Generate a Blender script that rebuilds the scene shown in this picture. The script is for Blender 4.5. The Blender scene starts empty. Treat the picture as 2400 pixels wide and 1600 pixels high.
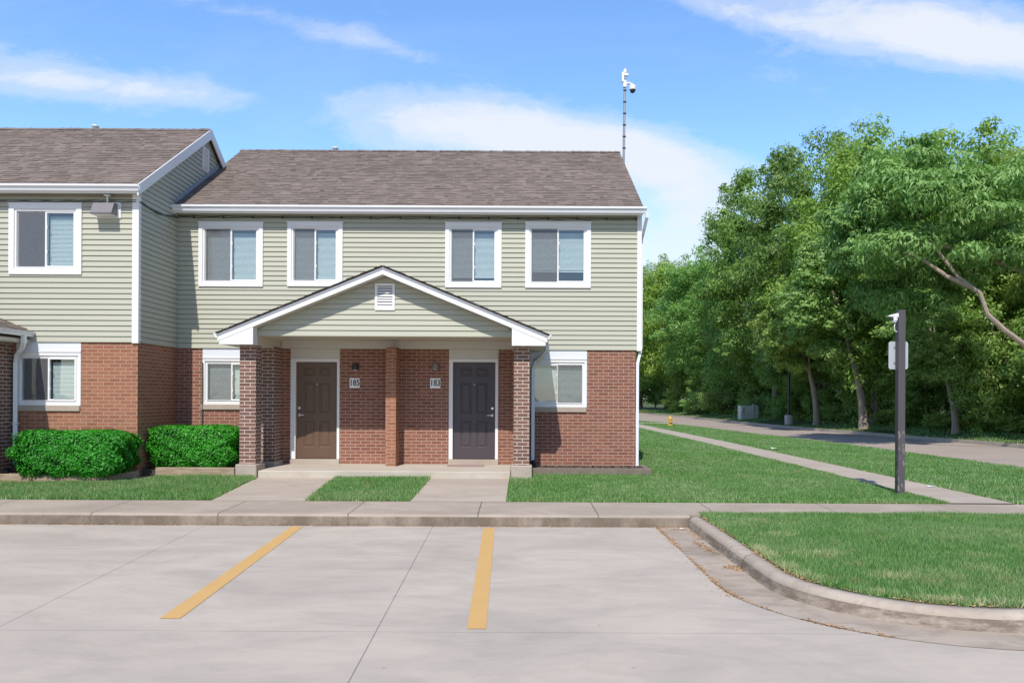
import bpy, math, random
import numpy as np
from mathutils import Vector
R = math.radians
random.seed(7)
rng = np.random.default_rng(11)
scene = bpy.context.scene
col = scene.collection

# ---------------------------------------------------------------- survey of the photograph
F, VX, VY, H, RL = 1866.7, 1219.0, 931.0, 1.85, 0.0049
def SX(px, Y, py=931):            # X in metres of a feature standing at depth Y
    return (px - VX + RL*(py - VY))*Y/F
def SZ(py, Y, px=1219):           # height in metres of a feature standing at depth Y
    return H - ((py - VY) - RL*(px - VX))*Y/F
YM, YW = 16.8, 15.07              # front walls of the two houses
XI = -7.24                        # side wall between them
SUN = Vector((-0.165, -1.0, 1.2)).normalized()

# ---------------------------------------------------------------- helpers
OFF = {}
def link(o, parent=None):
    col.objects.link(o)
    if parent is not None: o.parent = parent
    return o
def tag(o, label=None, cat=None, group=None, kind=None):
    if label: o['label'] = label
    if cat: o['category'] = cat
    if group: o['group'] = group
    if kind: o['kind'] = kind
    return o
def thing(name, label, cat, loc=(0,0,0), group=None):
    o = bpy.data.objects.new(name, None); o.empty_display_size = .2
    link(o); o.location = loc; OFF[o.name] = Vector(loc)
    return tag(o, label, cat, group)

class MB:
    def __init__(s): s.v=[]; s.f=[]; s.t=[]; s.sm=[]
    def face(s, pts, t=.5, smooth=False):
        i=len(s.v); s.v += [tuple(p) for p in pts]; s.f.append(tuple(range(i,i+len(pts)))); s.t.append(t); s.sm.append(smooth)
    def box(s, x0,x1,y0,y1,z0,z1, t=.5, bev=0):
        if bev: return s.bbox(x0,x1,y0,y1,z0,z1,bev,t)
        p=[(x0,y0,z0),(x1,y0,z0),(x1,y1,z0),(x0,y1,z0),(x0,y0,z1),(x1,y0,z1),(x1,y1,z1),(x0,y1,z1)]
        for q in ((0,1,5,4),(1,2,6,5),(2,3,7,6),(3,0,4,7),(4,5,6,7),(3,2,1,0)): s.face([p[k] for k in q],t)
    def bbox(s,x0,x1,y0,y1,z0,z1,b,t=.5):
        # box with chamfered edges
        X=(x0,x1);Y=(y0,y1);Z=(z0,z1)
        def P(i,j,k,a):
            p=[X[i],Y[j],Z[k]]; sg=[1 if q==0 else -1 for q in (i,j,k)]
            for ax in range(3):
                if ax!=a: p[ax]+=sg[ax]*b
            return tuple(p)
        for a in range(3):
            o=[q for q in range(3) if q!=a]
            for e in (0,1):
                idx=[]
                for (m,n) in ((0,0),(1,0),(1,1),(0,1)):
                    c=[0,0,0]; c[a]=e; c[o[0]]=m; c[o[1]]=n; idx.append(tuple(c))
                pts=[P(*c,a) for c in idx]
                flip = (e==0) ^ (a==1)
                s.face(pts[::-1] if flip else pts,t)
        for a in range(3):                      # edges along axis a
            o=[q for q in range(3) if q!=a]
            for m in (0,1):
                for n in (0,1):
                    c0=[0,0,0]; c1=[0,0,0]; c1[a]=1
                    c0[o[0]]=c1[o[0]]=m; c0[o[1]]=c1[o[1]]=n
                    pts=[P(*c0,o[0]),P(*c1,o[0]),P(*c1,o[1]),P(*c0,o[1])]
                    s.face(pts,t)
        for i in (0,1):
            for j in (0,1):
                for k in (0,1): s.face([P(i,j,k,0),P(i,j,k,1),P(i,j,k,2)],t)
    def prism_y(s, poly, y0, y1, t=.5):          # polygon in XZ extruded along Y
        n=len(poly)
        s.face([(x,y0,z) for x,z in poly],t); s.face([(x,y1,z) for x,z in poly[::-1]],t)
        for i in range(n):
            a,b=poly[i],poly[(i+1)%n]; s.face([(a[0],y0,a[1]),(a[0],y1,a[1]),(b[0],y1,b[1]),(b[0],y0,b[1])],t)
    def prism_x(s, poly, x0, x1, t=.5):          # polygon in YZ extruded along X
        n=len(poly)
        s.face([(x0,y,z) for y,z in poly],t); s.face([(x1,y,z) for y,z in poly[::-1]],t)
        for i in range(n):
            a,b=poly[i],poly[(i+1)%n]; s.face([(x0,a[0],a[1]),(x1,a[0],a[1]),(x1,b[0],b[1]),(x0,b[0],b[1])],t)
    def prism_z(s, poly, z0, z1, t=.5):
        n=len(poly)
        s.face([(x,y,z0) for x,y in poly[::-1]],t); s.face([(x,y,z1) for x,y in poly],t)
        for i in range(n):
            a,b=poly[i],poly[(i+1)%n]; s.face([(a[0],a[1],z0),(b[0],b[1],z0),(b[0],b[1],z1),(a[0],a[1],z1)],t)
    def tube(s, pts, rad, n=8, t=.5, cap=True):
        pts=[Vector(p) for p in pts]
        if not hasattr(rad,'__len__'): rad=[rad]*len(pts)
        rings=[]; ref=None
        for i,p in enumerate(pts):
            d=(pts[min(i+1,len(pts)-1)]-pts[max(i-1,0)]).normalized()
            if ref is None: ref=Vector((1,0,0)) if abs(d.x)<.8 else Vector((0,0,1))
            a=(ref-d*ref.dot(d)).normalized(); ref=a; b=d.cross(a)
            rings.append([p+(a*math.cos(2*math.pi*k/n+math.pi/n)+b*math.sin(2*math.pi*k/n+math.pi/n))*rad[i] for k in range(n)])
        for i in range(len(rings)-1):
            for k in range(n): s.face([rings[i][k],rings[i][(k+1)%n],rings[i+1][(k+1)%n],rings[i+1][k]],t,n>5)
        if cap: s.face(rings[0][::-1],t); s.face(rings[-1],t)
    def lathe(s, c, prof, n=16, t=.5, axis='z'):
        def P(r,h,k):
            a=2*math.pi*k/n
            if axis=='z': return (c[0]+r*math.cos(a),c[1]+r*math.sin(a),c[2]+h)
            return (c[0]+r*math.cos(a),c[1]+h,c[2]+r*math.sin(a))
        for i in range(len(prof)-1):
            for k in range(n):
                a=[P(prof[i][0],prof[i][1],k),P(prof[i][0],prof[i][1],k+1),P(prof[i+1][0],prof[i+1][1],k+1),P(prof[i+1][0],prof[i+1][1],k)]
                s.face(a,t,True)
        for e in (0,-1):
            if prof[e][0]>1e-4: s.face([P(prof[e][0],prof[e][1],k) for k in range(n)],t)
    def build(s, name, mat, parent=None, weld=False):
        me=bpy.data.meshes.new(name)
        off=OFF.get(parent.name,Vector((0,0,0))) if parent is not None else Vector((0,0,0))
        vs=[(a[0]-off.x,a[1]-off.y,a[2]-off.z) for a in s.v]
        if weld:
            d={};m=[];nv=[]
            for p in vs:
                k=(round(p[0],5),round(p[1],5),round(p[2],5))
                if k not in d: d[k]=len(nv); nv.append(p)
                m.append(d[k])
            fs=[];ts=[];sm=[]
            for f,t,q in zip(s.f,s.t,s.sm):
                g=[]
                for i in f:
                    if m[i] not in g: g.append(m[i])
                if len(g)>2: fs.append(g);ts.append(t);sm.append(q)
        else: nv,fs,ts,sm=vs,s.f,s.t,s.sm
        me.from_pydata(nv,[],fs)
        at=me.attributes.new('tint','FLOAT','FACE'); at.data.foreach_set('value',ts)
        if any(sm): me.polygons.foreach_set('use_smooth',sm)
        if weld:
            import bmesh
            bm=bmesh.new(); bm.from_mesh(me); bmesh.ops.recalc_face_normals(bm,faces=bm.faces); bm.to_mesh(me); bm.free()
        me.materials.append(mat); me.update()
        o=bpy.data.objects.new(name,me); link(o,parent); OFF[o.name]=off
        return o
def npmesh(name, V, k, mat, parent=None, tint=None):
    """V: (n*k,3) array, every k consecutive vertices are one face."""
    n=len(V)//k; me=bpy.data.meshes.new(name)
    me.vertices.add(len(V)); me.vertices.foreach_set('co',np.ascontiguousarray(V,dtype=np.float32).ravel())
    me.loops.add(len(V)); me.loops.foreach_set('vertex_index',np.arange(len(V),dtype=np.int32))
    me.polygons.add(n); me.polygons.foreach_set('loop_start',np.arange(0,len(V),k,dtype=np.int32))
    me.polygons.foreach_set('loop_total',np.full(n,k,dtype=np.int32))
    me.update(calc_edges=True)
    at=me.attributes.new('tint','FLOAT','FACE')
    at.data.foreach_set('value',np.ascontiguousarray(tint if tint is not None else np.full(n,.5),dtype=np.float32))
    me.materials.append(mat)
    o=bpy.data.objects.new(name,me); link(o,parent)
    return o

# ---------------------------------------------------------------- materials
class NT:
    def __init__(s,name):
        s.m=bpy.data.materials.new(name); s.m.use_nodes=True; s.t=s.m.node_tree; s.t.nodes.clear()
        s.out=s.n('ShaderNodeOutputMaterial'); s.b=s.n('ShaderNodeBsdfPrincipled'); s.l(s.b.outputs[0],s.out.inputs[0])
    def n(s,k,**a):
        x=s.t.nodes.new(k)
        for q,w in a.items(): setattr(x,q,w)
        return x
    def l(s,a,b): s.t.links.new(a,b)
    def put(s,sock,v):
        if isinstance(v,bpy.types.NodeSocket): s.l(v,sock)
        else:
            if hasattr(sock.default_value,'__len__') and not hasattr(v,'__len__'): v=(v,v,v,1)[:len(sock.default_value)]
            if hasattr(v,'__len__') and len(v)==3 and len(sock.default_value)==4: v=(*v,1)
            sock.default_value=v
    def math(s,op,a,b=0,c=None,clamp=False):
        x=s.n('ShaderNodeMath',operation=op,use_clamp=clamp); s.put(x.inputs[0],a); s.put(x.inputs[1],b)
        if c is not None: s.put(x.inputs[2],c)
        return x.outputs[0]
    def coord(s,k='Object'): return s.n('ShaderNodeTexCoord').outputs[k]
    def sep(s,v):
        x=s.n('ShaderNodeSeparateXYZ'); s.l(v,x.inputs[0]); return x.outputs
    def comb(s,a,b,c=0):
        x=s.n('ShaderNodeCombineXYZ'); s.put(x.inputs[0],a);s.put(x.inputs[1],b);s.put(x.inputs[2],c); return x.outputs[0]
    def noise(s,vec,scale,detail=4,rough=.55,stretch=None,dist=0):
        if stretch:
            m=s.n('ShaderNodeMapping'); m.inputs['Scale'].default_value=stretch; s.l(vec,m.inputs[0]); vec=m.outputs[0]
        x=s.n('ShaderNodeTexNoise'); s.l(vec,x.inputs['Vector']); x.inputs['Scale'].default_value=scale
        x.inputs['Detail'].default_value=detail; x.inputs['Roughness'].default_value=rough; x.inputs['Distortion'].default_value=dist
        return x.outputs[0]
    def ramp(s,fac,stops,interp='LINEAR'):
        x=s.n('ShaderNodeValToRGB'); s.put(x.inputs[0],fac); cr=x.color_ramp; cr.interpolation=interp
        while len(cr.elements)<len(stops): cr.elements.new(.5)
        for e,(p,c) in zip(cr.elements,stops):
            e.position=p; e.color=(*c,1) if hasattr(c,'__len__') else (c,c,c,1)
        return x.outputs[0]
    def mix(s,fac,a,b,mode='MIX'):
        x=s.n('ShaderNodeMix',data_type='RGBA',blend_type=mode); s.put(x.inputs[0],fac); s.put(x.inputs[6],a); s.put(x.inputs[7],b); return x.outputs[2]
    def attr(s,name='tint'):
        x=s.n('ShaderNodeAttribute'); x.attribute_name=name; return x.outputs['Fac']
    def bump(s,h,strength=.3,dist=.01):
        x=s.n('ShaderNodeBump'); x.inputs['Strength'].default_value=strength; x.inputs['Distance'].default_value=dist
        s.l(h,x.inputs['Height']); s.l(x.outputs[0],s.b.inputs['Normal']); return x
    def color(s,c): s.put(s.b.inputs['Base Color'],c)
    def rough(s,r): s.put(s.b.inputs['Roughness'],r)
    def spec(s,v): s.b.inputs['Specular IOR Level'].default_value=v

def simple(name,c,rough=.6,var=.06,scale=6,metal=0,spec=.4,bump=0):
    q=NT(name); co=q.coord(); n=q.noise(co,scale,5,.6)
    q.color(q.mix(n,tuple(x*(1-var) for x in c),tuple(min(1,x*(1+var)) for x in c))); q.rough(rough); q.spec(spec)
    q.b.inputs['Metallic'].default_value=metal
    if bump: q.bump(q.noise(co,scale*8,4),bump,.005)
    return q.m

def brick(name,c1,c2,mortar,dark=.55,msize=.0085):
    q=NT(name); co=q.coord(); x,y,z=q.sep(co)
    g=q.n('ShaderNodeNewGeometry'); nx,ny,nz=q.sep(g.outputs['Normal'])
    side=q.math('GREATER_THAN',q.math('ABSOLUTE',nx),.5)
    u=q.math('ADD',q.math('MULTIPLY',x,q.math('SUBTRACT',1,side)),q.math('MULTIPLY',y,side))
    uv=q.comb(u,z,0)
    wob=q.noise(co,3,2); uv2=q.n('ShaderNodeVectorMath',operation='ADD'); q.l(uv,uv2.inputs[0]); q.l(q.comb(0,q.math('MULTIPLY',wob,.006),0),uv2.inputs[1])
    b=q.n('ShaderNodeTexBrick'); q.l(uv2.outputs[0],b.inputs['Vector'])
    b.offset=.5; b.squash=1
    for k,v in (('Scale',1),('Mortar Size',msize),('Mortar Smooth',.15),('Bias',0),('Brick Width',.213),('Row Height',.0695)): b.inputs[k].default_value=v
    b.inputs['Color1'].default_value=(*c1,1); b.inputs['Color2'].default_value=(*c2,1); b.inputs['Mortar'].default_value=(*mortar,1)
    big=q.noise(co,.9,3); fine=q.noise(co,38,4,.7)
    c=q.mix(q.math('MULTIPLY',fine,.55),b.outputs[0],tuple(v*dark for v in c1),'MIX')
    c=q.mix(q.ramp(big,((.35,0.0),(.7,.28))),c,tuple(v*.8 for v in c2))
    c=q.mix(q.math('MULTIPLY',b.outputs['Fac'],.9),c,q.mix(fine,mortar,tuple(v*.75 for v in mortar)))
    q.color(c); q.rough(.9); q.spec(.15)
    h=q.math('ADD',q.math('MULTIPLY',q.math('SUBTRACT',1,b.outputs['Fac']),1),q.math('MULTIPLY',fine,.35))
    q.bump(h,.6,.006)
    return q.m

M={}
M['brick']=brick('red_brick',(.365,.155,.102),(.23,.094,.068),(.50,.385,.31),msize=.0068)
M['brick_b']=brick('orange_brick',(.45,.195,.115),(.30,.122,.076),(.50,.36,.26),msize=.0066)
M['brick_d']=brick('brown_brick',(.29,.150,.112),(.175,.092,.075),(.66,.58,.50),msize=.0072)
def siding_mat():
    q=NT('sage_siding'); co=q.coord()
    n=q.noise(co,1.3,4,.6,(1,1,5)); n2=q.noise(co,60,3,.6,(1,1,.25))
    c=q.mix(n,(.435,.43,.34),(.485,.48,.385)); c=q.mix(q.math('MULTIPLY',n2,.10),c,(.40,.41,.34))
    t=q.attr(); c=q.mix(q.math('MULTIPLY',t,.12),c,(.55,.54,.43))
    q.color(c); q.rough(.55); q.spec(.3); q.bump(n2,.06,.002); return q.m
M['siding']=siding_mat()
M['white']=simple('white_vinyl',(.80,.79,.78),.4,.03,5)
M['white_al']=simple('white_aluminium',(.80,.81,.84),.3,.04,4,spec=.6)
M['drip']=simple('grey_drip_edge',(.33,.35,.39),.5,.05)
M['soffit']=None
def soffit_mat():
    q=NT('beige_soffit'); co=q.coord(); x,y,z=q.sep(co)
    w=q.math('FRACT',q.math('MULTIPLY',q.math('ADD',x,0),6.0)); line=q.math('LESS_THAN',w,.05)
    c=q.mix(q.noise(co,4,3),(.55,.50,.42),(.62,.57,.49)); c=q.mix(q.math('MULTIPLY',line,.5),c,(.25,.21,.17)); q.color(c); q.rough(.6); return q.m
M['soffit']=soffit_mat()
M['panel']=simple('beige_panel',(.62,.59,.54),.6,.04,3)
M['vinylpanel']=simple('white_head_panel',(.74,.76,.80),.5,.03,3)
M['trimgreen']=simple('sage_trim',(.42,.44,.34),.5,.04)
def shingle_mat():
    q=NT('shingles'); co=q.coord(); t=q.attr(); n=q.noise(co,90,4,.7); big=q.noise(co,.7,4,.6,(1,1,1))
    c=q.ramp(t,((0,(.10,.076,.062)),(.35,(.160,.124,.103)),(.7,(.205,.162,.136)),(1,(.25,.20,.17))))
    c=q.mix(q.ramp(n,((.3,.0),(.75,.55))),c,(.33,.28,.25)); c=q.mix(q.ramp(big,((.35,.0),(.7,.32))),c,(.12,.095,.085))
    q.color(c); q.rough(.95); q.spec(.1); q.bump(n,.5,.004); return q.m
M['shingle']=shingle_mat()
def concrete(name,c1,c2,stain,lines=None,sc=1.0,stain_amt=.5,extra=None,st=(.8,1.25,1)):
    q=NT(name); co=q.coord()
    n1=q.noise(co,.55*sc,6,.62,st,.8); n2=q.noise(co,3.2*sc,6,.7,(.5,1.5,1.5)); n3=q.noise(co,55,4,.8)
    n4=q.noise(co,1.1*sc,8,.7,(.6,1.4,1),1.0)
    c=q.mix(q.ramp(n1,((.32,0),(.68,1))),c1,c2)
    c=q.mix(q.ramp(n4,((.48,0),(.72,stain_amt))),c,stain)
    c=q.mix(q.ramp(n2,((.5,0),(.8,.35))),c,tuple(v*.82 for v in c1))
    c=q.mix(q.math('MULTIPLY',n3,.14),c,tuple(v*.6 for v in c1))
    sp=q.noise(co,28,2,.5); c=q.mix(q.ramp(sp,((.70,0),(.76,.35))),c,tuple(v*.45 for v in c1))
    if extra: c=extra(q,co,c)
    gr=q.noise(co,130,3,.9); c=q.mix(q.ramp(gr,((.5,0),(.72,.28))),c,tuple(v*.55 for v in c1))
    q.color(c); q.rough(.92); q.spec(.2); q.bump(n3,.25,.004)
    return q
def seg_mask(q,co,a,b,w):
    x,y,z=q.sep(co); ax,ay=a; bx,by=b; L=math.hypot(bx-ax,by-ay); ux,uy=(bx-ax)/L,(by-ay)/L
    d=q.math('ABSOLUTE',q.math('ADD',q.math('MULTIPLY',x,uy),q.math('MULTIPLY_ADD',y,-ux,-(ax*uy-ay*ux))))
    s=q.math('ADD',q.math('MULTIPLY',x,ux),q.math('MULTIPLY_ADD',y,uy,-(ax*ux+ay*uy)))
    inside=q.math('MULTIPLY',q.math('GREATER_THAN',s,0),q.math('LESS_THAN',s,L))
    nn=q.math('MULTIPLY_ADD',q.noise(co,9,3),.9,.5)
    return q.math('MULTIPLY',q.math('LESS_THAN',d,q.math('MULTIPLY',nn,w)),inside)
def lot_extra(q,co,c):
    for a,b,w,k in (((-1.24,11.4),(-.86,-6),.0042,.75),((-4.50,11.4),(-3.3,-6),.0045,.7),((-14,6.28),(14,6.28),.005,.5),((-20,8.86),(1.9,8.86),.004,.16),((-8.1,11.4),(-7.2,-6),.007,.7)):
        m=seg_mask(q,co,a,b,w); c=q.mix(q.math('MULTIPLY',m,k),c,(.10,.09,.085))
    # worn drips of oil in the stalls and tyre scuffs
    v=q.n('ShaderNodeTexVoronoi'); q.l(co,v.inputs['Vector']); v.inputs['Scale'].default_value=1.7
    c=q.mix(q.ramp(v.outputs['Distance'],((.02,.30),(.05,0))),c,(.2,.17,.15))
    return c
lotq=concrete('lot_concrete',(.435,.376,.318),(.565,.488,.405),(.345,.30,.255),extra=lot_extra,sc=1.3,stain_amt=.5)
M['lot']=lotq.m
JX=[-9.8,-7.95,-6.15,-4.33,-2.46,-.6,1.13,2.86,4.7,6.6,8.5]
def walk_extra(q,co,c):
    x,y,z=q.sep(co); n=q.math('MULTIPLY_ADD',q.noise(co,7,3),.024,-.012)
    xx=q.math('ADD',x,n)
    for j in JX:
        m=q.math('LESS_THAN',q.math('ABSOLUTE',q.math('SUBTRACT',xx,j)),.009); c=q.mix(q.math('MULTIPLY',m,.8),c,(.10,.085,.06))
    # weathered joints and dirty curb face with lighter worn lip: grime has its own ragged patches
    face=q.math('LESS_THAN',z,.135); g=q.noise(co,2.4,5,.7,(1,1,.6)); 
    c=q.mix(q.math('MULTIPLY',face,q.ramp(g,((.36,.35),(.6,1.0)))),c,(.17,.135,.10))
    f2=q.noise(co,22,4,.8); c=q.mix(q.math('MULTIPLY',face,q.ramp(f2,((.45,0),(.7,.4)))),c,(.13,.105,.085))
    return c
M['walk']=concrete('sidewalk_concrete',(.36,.295,.235),(.475,.395,.32),(.265,.215,.17),sc=1.6,extra=walk_extra).m
M['walk2']=concrete('path_concrete',(.42,.35,.285),(.51,.43,.355),(.32,.265,.215),sc=1.4).m
M['porch']=concrete('porch_concrete',(.50,.44,.36),(.58,.52,.44),(.38,.33,.28),sc=2).m
M['gutterpan']=concrete('gutter_concrete',(.37,.30,.235),(.49,.405,.325),(.22,.175,.14),sc=1.8,stain_amt=.9,st=(1,1,1)).m
def islandcurb():
    def ex(q,co,c):
        x,y,z=q.sep(co); face=q.math('LESS_THAN',z,.10); g=q.noise(co,3.4,9,.8,(1,1,3.5))
        c=q.mix(q.math('MULTIPLY',face,q.ramp(g,((.40,.25),(.56,.9)))),c,(.155,.12,.09))
        for a_,b_ in (((2.3,8.62),(2.70,8.70)),((4.95,6.2),(4.97,6.6)),((6.9,6.2),(6.92,6.6))): c=q.mix(q.math('MULTIPLY',seg_mask(q,co,a_,b_,.010),.85),c,(.07,.055,.045))
        v=q.noise(co,7,5,.8); c=q.mix(q.ramp(v,((.56,0),(.7,.45))),c,(.23,.19,.165)); return c
    return concrete('island_curb_concrete',(.41,.34,.275),(.52,.44,.36),(.30,.245,.195),sc=2.5,extra=ex,stain_amt=.7,st=(1,1,1)).m
M['icurb']=islandcurb()
M['asphalt']=concrete('road_surface',(.36,.29,.245),(.43,.355,.30),(.29,.24,.205),sc=.35,st=(.5,.5,1)).m
M['paint']=None
def paint():
    q=NT('yellow_paint'); co=q.coord(); n=q.noise(co,30,5,.8); n2=q.noise(co,3,4)
    c=q.mix(n2,(.57,.335,.11),(.63,.385,.14)); c=q.mix(q.ramp(n,((.58,0),(.70,.6))),c,(.50,.40,.28)); c=q.mix(q.ramp(q.noise(co,11,5,.8),((.6,0),(.75,.45))),c,(.45,.38,.30)); q.color(c); q.rough(.8); return q.m
M['paint']=paint()
def lawn_mat():
    q=NT('lawn_soil'); co=q.coord(); n=q.noise(co,1.3,5,.6); f=q.noise(co,40,5,.8)
    c=q.mix(n,(.06,.13,.035),(.09,.18,.05)); c=q.mix(q.ramp(f,((.45,0),(.75,.6))),c,(.16,.16,.07)); q.color(c); q.rough(1); q.spec(.05); q.bump(f,.8,.03); return q.m
M['lawn']=lawn_mat()
def verge_mat():
    q=NT('verge_soil'); co=q.coord(); n=q.noise(co,.6,5,.6); f=q.noise(co,9,5,.8)
    c=q.mix(q.ramp(n,((.4,0),(.6,1))),(.05,.11,.03),(.12,.12,.055)); c=q.mix(q.ramp(f,((.5,0),(.75,.7))),c,(.17,.13,.075)); q.color(c); q.rough(1); q.spec(.05); q.bump(f,.6,.05); return q.m
M['verge']=verge_mat()
def blade_mat(name,stops,trans=.35,green=True):
    q=NT(name); co=q.coord(); t=q.attr(); big=q.noise(co,.55,4,.6,(1,1,0)); mid=q.noise(co,2.5,4,.6,(1,1,0))
    c=q.ramp(t,stops)
    if green: c=q.mix(q.ramp(big,((.36,0),(.62,.75))),c,q.mix(1,c,(.55,.80,.48),'MULTIPLY'))
    if green:
        c=q.mix(q.ramp(mid,((.48,0),(.68,.7))),c,q.mix(1,c,(1.45,1.25,1.4),'MULTIPLY'))
        dry=q.noise(co,1.7,6,.75,(1,1,0)); c=q.mix(q.ramp(dry,((.57,0),(.66,.6))),c,(.50,.44,.22))
    q.color(c); q.rough(.6); q.spec(.25)
    tr=q.n('ShaderNodeBsdfTranslucent'); q.l(c,tr.inputs[0]); mx=q.n('ShaderNodeMixShader'); mx.inputs[0].default_value=trans
    q.l(q.b.outputs[0],mx.inputs[1]); q.l(tr.outputs[0],mx.inputs[2]); q.l(mx.outputs[0],q.out.inputs[0]); return q.m
M['blade']=blade_mat('grass_blade',((0,(.07,.18,.045)),(.35,(.18,.35,.10)),(.7,(.33,.50,.19)),(.93,(.52,.62,.36)),(1,(.72,.60,.38))))
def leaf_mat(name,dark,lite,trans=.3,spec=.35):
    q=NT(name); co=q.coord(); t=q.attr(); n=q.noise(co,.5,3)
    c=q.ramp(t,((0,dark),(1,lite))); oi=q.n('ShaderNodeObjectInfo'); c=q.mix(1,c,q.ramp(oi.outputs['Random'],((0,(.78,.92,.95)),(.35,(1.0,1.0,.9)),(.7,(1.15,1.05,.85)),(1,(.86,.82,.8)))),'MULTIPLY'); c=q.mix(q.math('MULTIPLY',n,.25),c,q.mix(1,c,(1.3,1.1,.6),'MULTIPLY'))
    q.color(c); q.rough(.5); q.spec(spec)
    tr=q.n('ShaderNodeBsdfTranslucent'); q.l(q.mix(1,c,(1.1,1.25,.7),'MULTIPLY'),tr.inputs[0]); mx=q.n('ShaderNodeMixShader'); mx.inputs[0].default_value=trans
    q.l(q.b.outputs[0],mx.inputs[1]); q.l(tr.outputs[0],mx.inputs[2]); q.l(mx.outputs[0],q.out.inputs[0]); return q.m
M['leaf']=leaf_mat('tree_leaf',(.15,.285,.065),(.38,.56,.17),.38)
M['leafd']=leaf_mat('dark_tree_leaf',(.12,.24,.06),(.29,.46,.135))
M['leafy']=leaf_mat('bright_tree_leaf',(.19,.33,.085),(.43,.58,.21))
M['box']=leaf_mat('shrub_leaf',(.018,.17,.010),(.07,.42,.03),.25,.4)
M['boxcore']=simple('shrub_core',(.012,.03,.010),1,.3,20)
def bark():
    q=NT('bark'); co=q.coord(); n=q.noise(co,5,6,.75,(2.5,2.5,.5)); c=q.ramp(n,((.3,(.11,.085,.065)),(.7,(.33,.27,.21)))); q.color(c); q.rough(.95); q.bump(n,.8,.05); return q.m
M['bark']=bark()
M['barkl']=simple('pale_bark',(.36,.29,.23),.95,.55,9,bump=.9)
def timber():
    q=NT('timber'); co=q.coord(); n=q.noise(co,6,6,.7,(.4,3,3)); c=q.ramp(n,((.3,(.20,.14,.09)),(.55,(.38,.29,.20)),(.8,(.50,.40,.29)))); q.color(c); q.rough(.9); q.bump(n,.4,.01); return q.m
M['timber']=timber()
M['timberd']=simple('old_timber',(.20,.16,.13),.95,.35,7,bump=.4)
M['mulch']=simple('mulch',(.10,.075,.06),1,.5,30,bump=1)
M['dirt']=simple('dirt',(.27,.205,.145),1,.3,14,bump=.7)
M['litter']=blade_mat('dry_litter',((0,(.28,.15,.07)),(.5,(.50,.30,.14)),(1,(.66,.46,.26))),.1,False)
M['mulchchip']=blade_mat('mulch_chip',((0,(.05,.035,.03)),(.6,(.14,.10,.08)),(1,(.30,.23,.18))),0,False)
M['door_b']=simple('brown_door_paint',(.135,.080,.052),.38,.08,3)
M['door_p']=simple('plum_door_paint',(.072,.058,.066),.38,.08,3)
M['chrome']=simple('satin_nickel',(.62,.62,.62),.25,.02,3,metal=1)
M['dark']=simple('black_metal',(.035,.034,.036),.45,.2,5)
M['bronze']=simple('bronze_metal',(.10,.085,.075),.5,.15,5)
M['greyl']=simple('grey_lamp',(.22,.20,.18),.5,.15,5)
M['lampgrey']=simple('lamp_housing',(.19,.175,.19),.4,.08,5)
M['room']=simple('room_interior',(.10,.10,.105),.9,.1,3)
M['galv']=simple('galvanised_steel',(.42,.44,.46),.4,.12,9,metal=.6)
M['signback']=simple('sign_back',(.50,.52,.55),.45,.1,7,metal=.2)
M['lens']=simple('smoked_lens',(.03,.03,.035),.1,.05,5)
M['hydrant']=simple('yellow_hydrant_paint',(.62,.40,.10),.5,.12,10)
M['utility']=simple('utility_paint',(.50,.54,.50),.5,.08,5)
M['letters']=simple('black_letters',(.02,.02,.02),.5,.02)
M['plate']=simple('plate_white',(.92,.91,.88),.5,.04,8)
M['pole_conc']=simple('pole_base_concrete',(.45,.43,.40),.9,.15,8)
M['mat_rubber']=simple('doormat_fibre',(.34,.24,.22),1,.2,40,bump=.5)
M['rope']=simple('cable_jacket',(.07,.09,.08),.6,.1)
M['fence']=simple('teal_fence_vinyl',(.02,.09,.11),.7,.15)
def post_mat():
    q=NT('scuffed_post'); co=q.coord(); x,y,z=q.sep(co); n=q.noise(co,26,5,.8,(1,1,.35)); b=q.noise(co,2,3)
    c=q.mix(b,(.075,.066,.072),(.10,.088,.095)); low=q.math('LESS_THAN',z,1.1)
    c=q.mix(q.math('MULTIPLY',low,q.ramp(n,((.56,0),(.63,.9)))),c,(.40,.36,.34)); c=q.mix(q.ramp(n,((.70,0),(.74,.4))),c,(.35,.32,.3)); q.color(c); q.rough(.5); return q.m
M['post']=post_mat()
def glass(name,tint,refl=.2):
    q=NT(name); q.t.nodes.remove(q.b); tr=q.n('ShaderNodeBsdfTransparent'); tr.inputs[0].default_value=(*tint,1)
    gl=q.n('ShaderNodeBsdfGlossy'); gl.inputs['Roughness'].default_value=.02; gl.inputs[0].default_value=(.95,.97,.93,1)
    co=q.coord(); n=q.noise(co,1.5,2); bp=q.n('ShaderNodeBump'); bp.inputs['Strength'].default_value=.15; bp.inputs['Distance'].default_value=.02; q.l(n,bp.inputs['Height']); q.l(bp.outputs[0],gl.inputs['Normal'])
    fr=q.n('ShaderNodeFresnel'); fr.inputs[0].default_value=1.5
    f=refl
    mx=q.n('ShaderNodeMixShader'); q.put(mx.inputs[0],f); q.l(tr.outputs[0],mx.inputs[1]); q.l(gl.outputs[0],mx.inputs[2]); q.l(mx.outputs[0],q.out.inputs[0]); return q.m
M['glass']=glass('window_glass',(.83,.905,.905),.18)
def screen():
    q=NT('insect_screen'); tr=q.n('ShaderNodeBsdfTransparent'); q.color((.20,.20,.215)); q.rough(.7)
    mx=q.n('ShaderNodeMixShader'); mx.inputs[0].default_value=.45; q.l(tr.outputs[0],mx.inputs[1]); q.l(q.b.outputs[0],mx.inputs[2]); q.l(mx.outputs[0],q.out.inputs[0]); return q.m
M['screen']=screen()
M['blind']=simple('blind_slats',(.74,.78,.76),.5,.04,3)

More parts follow.
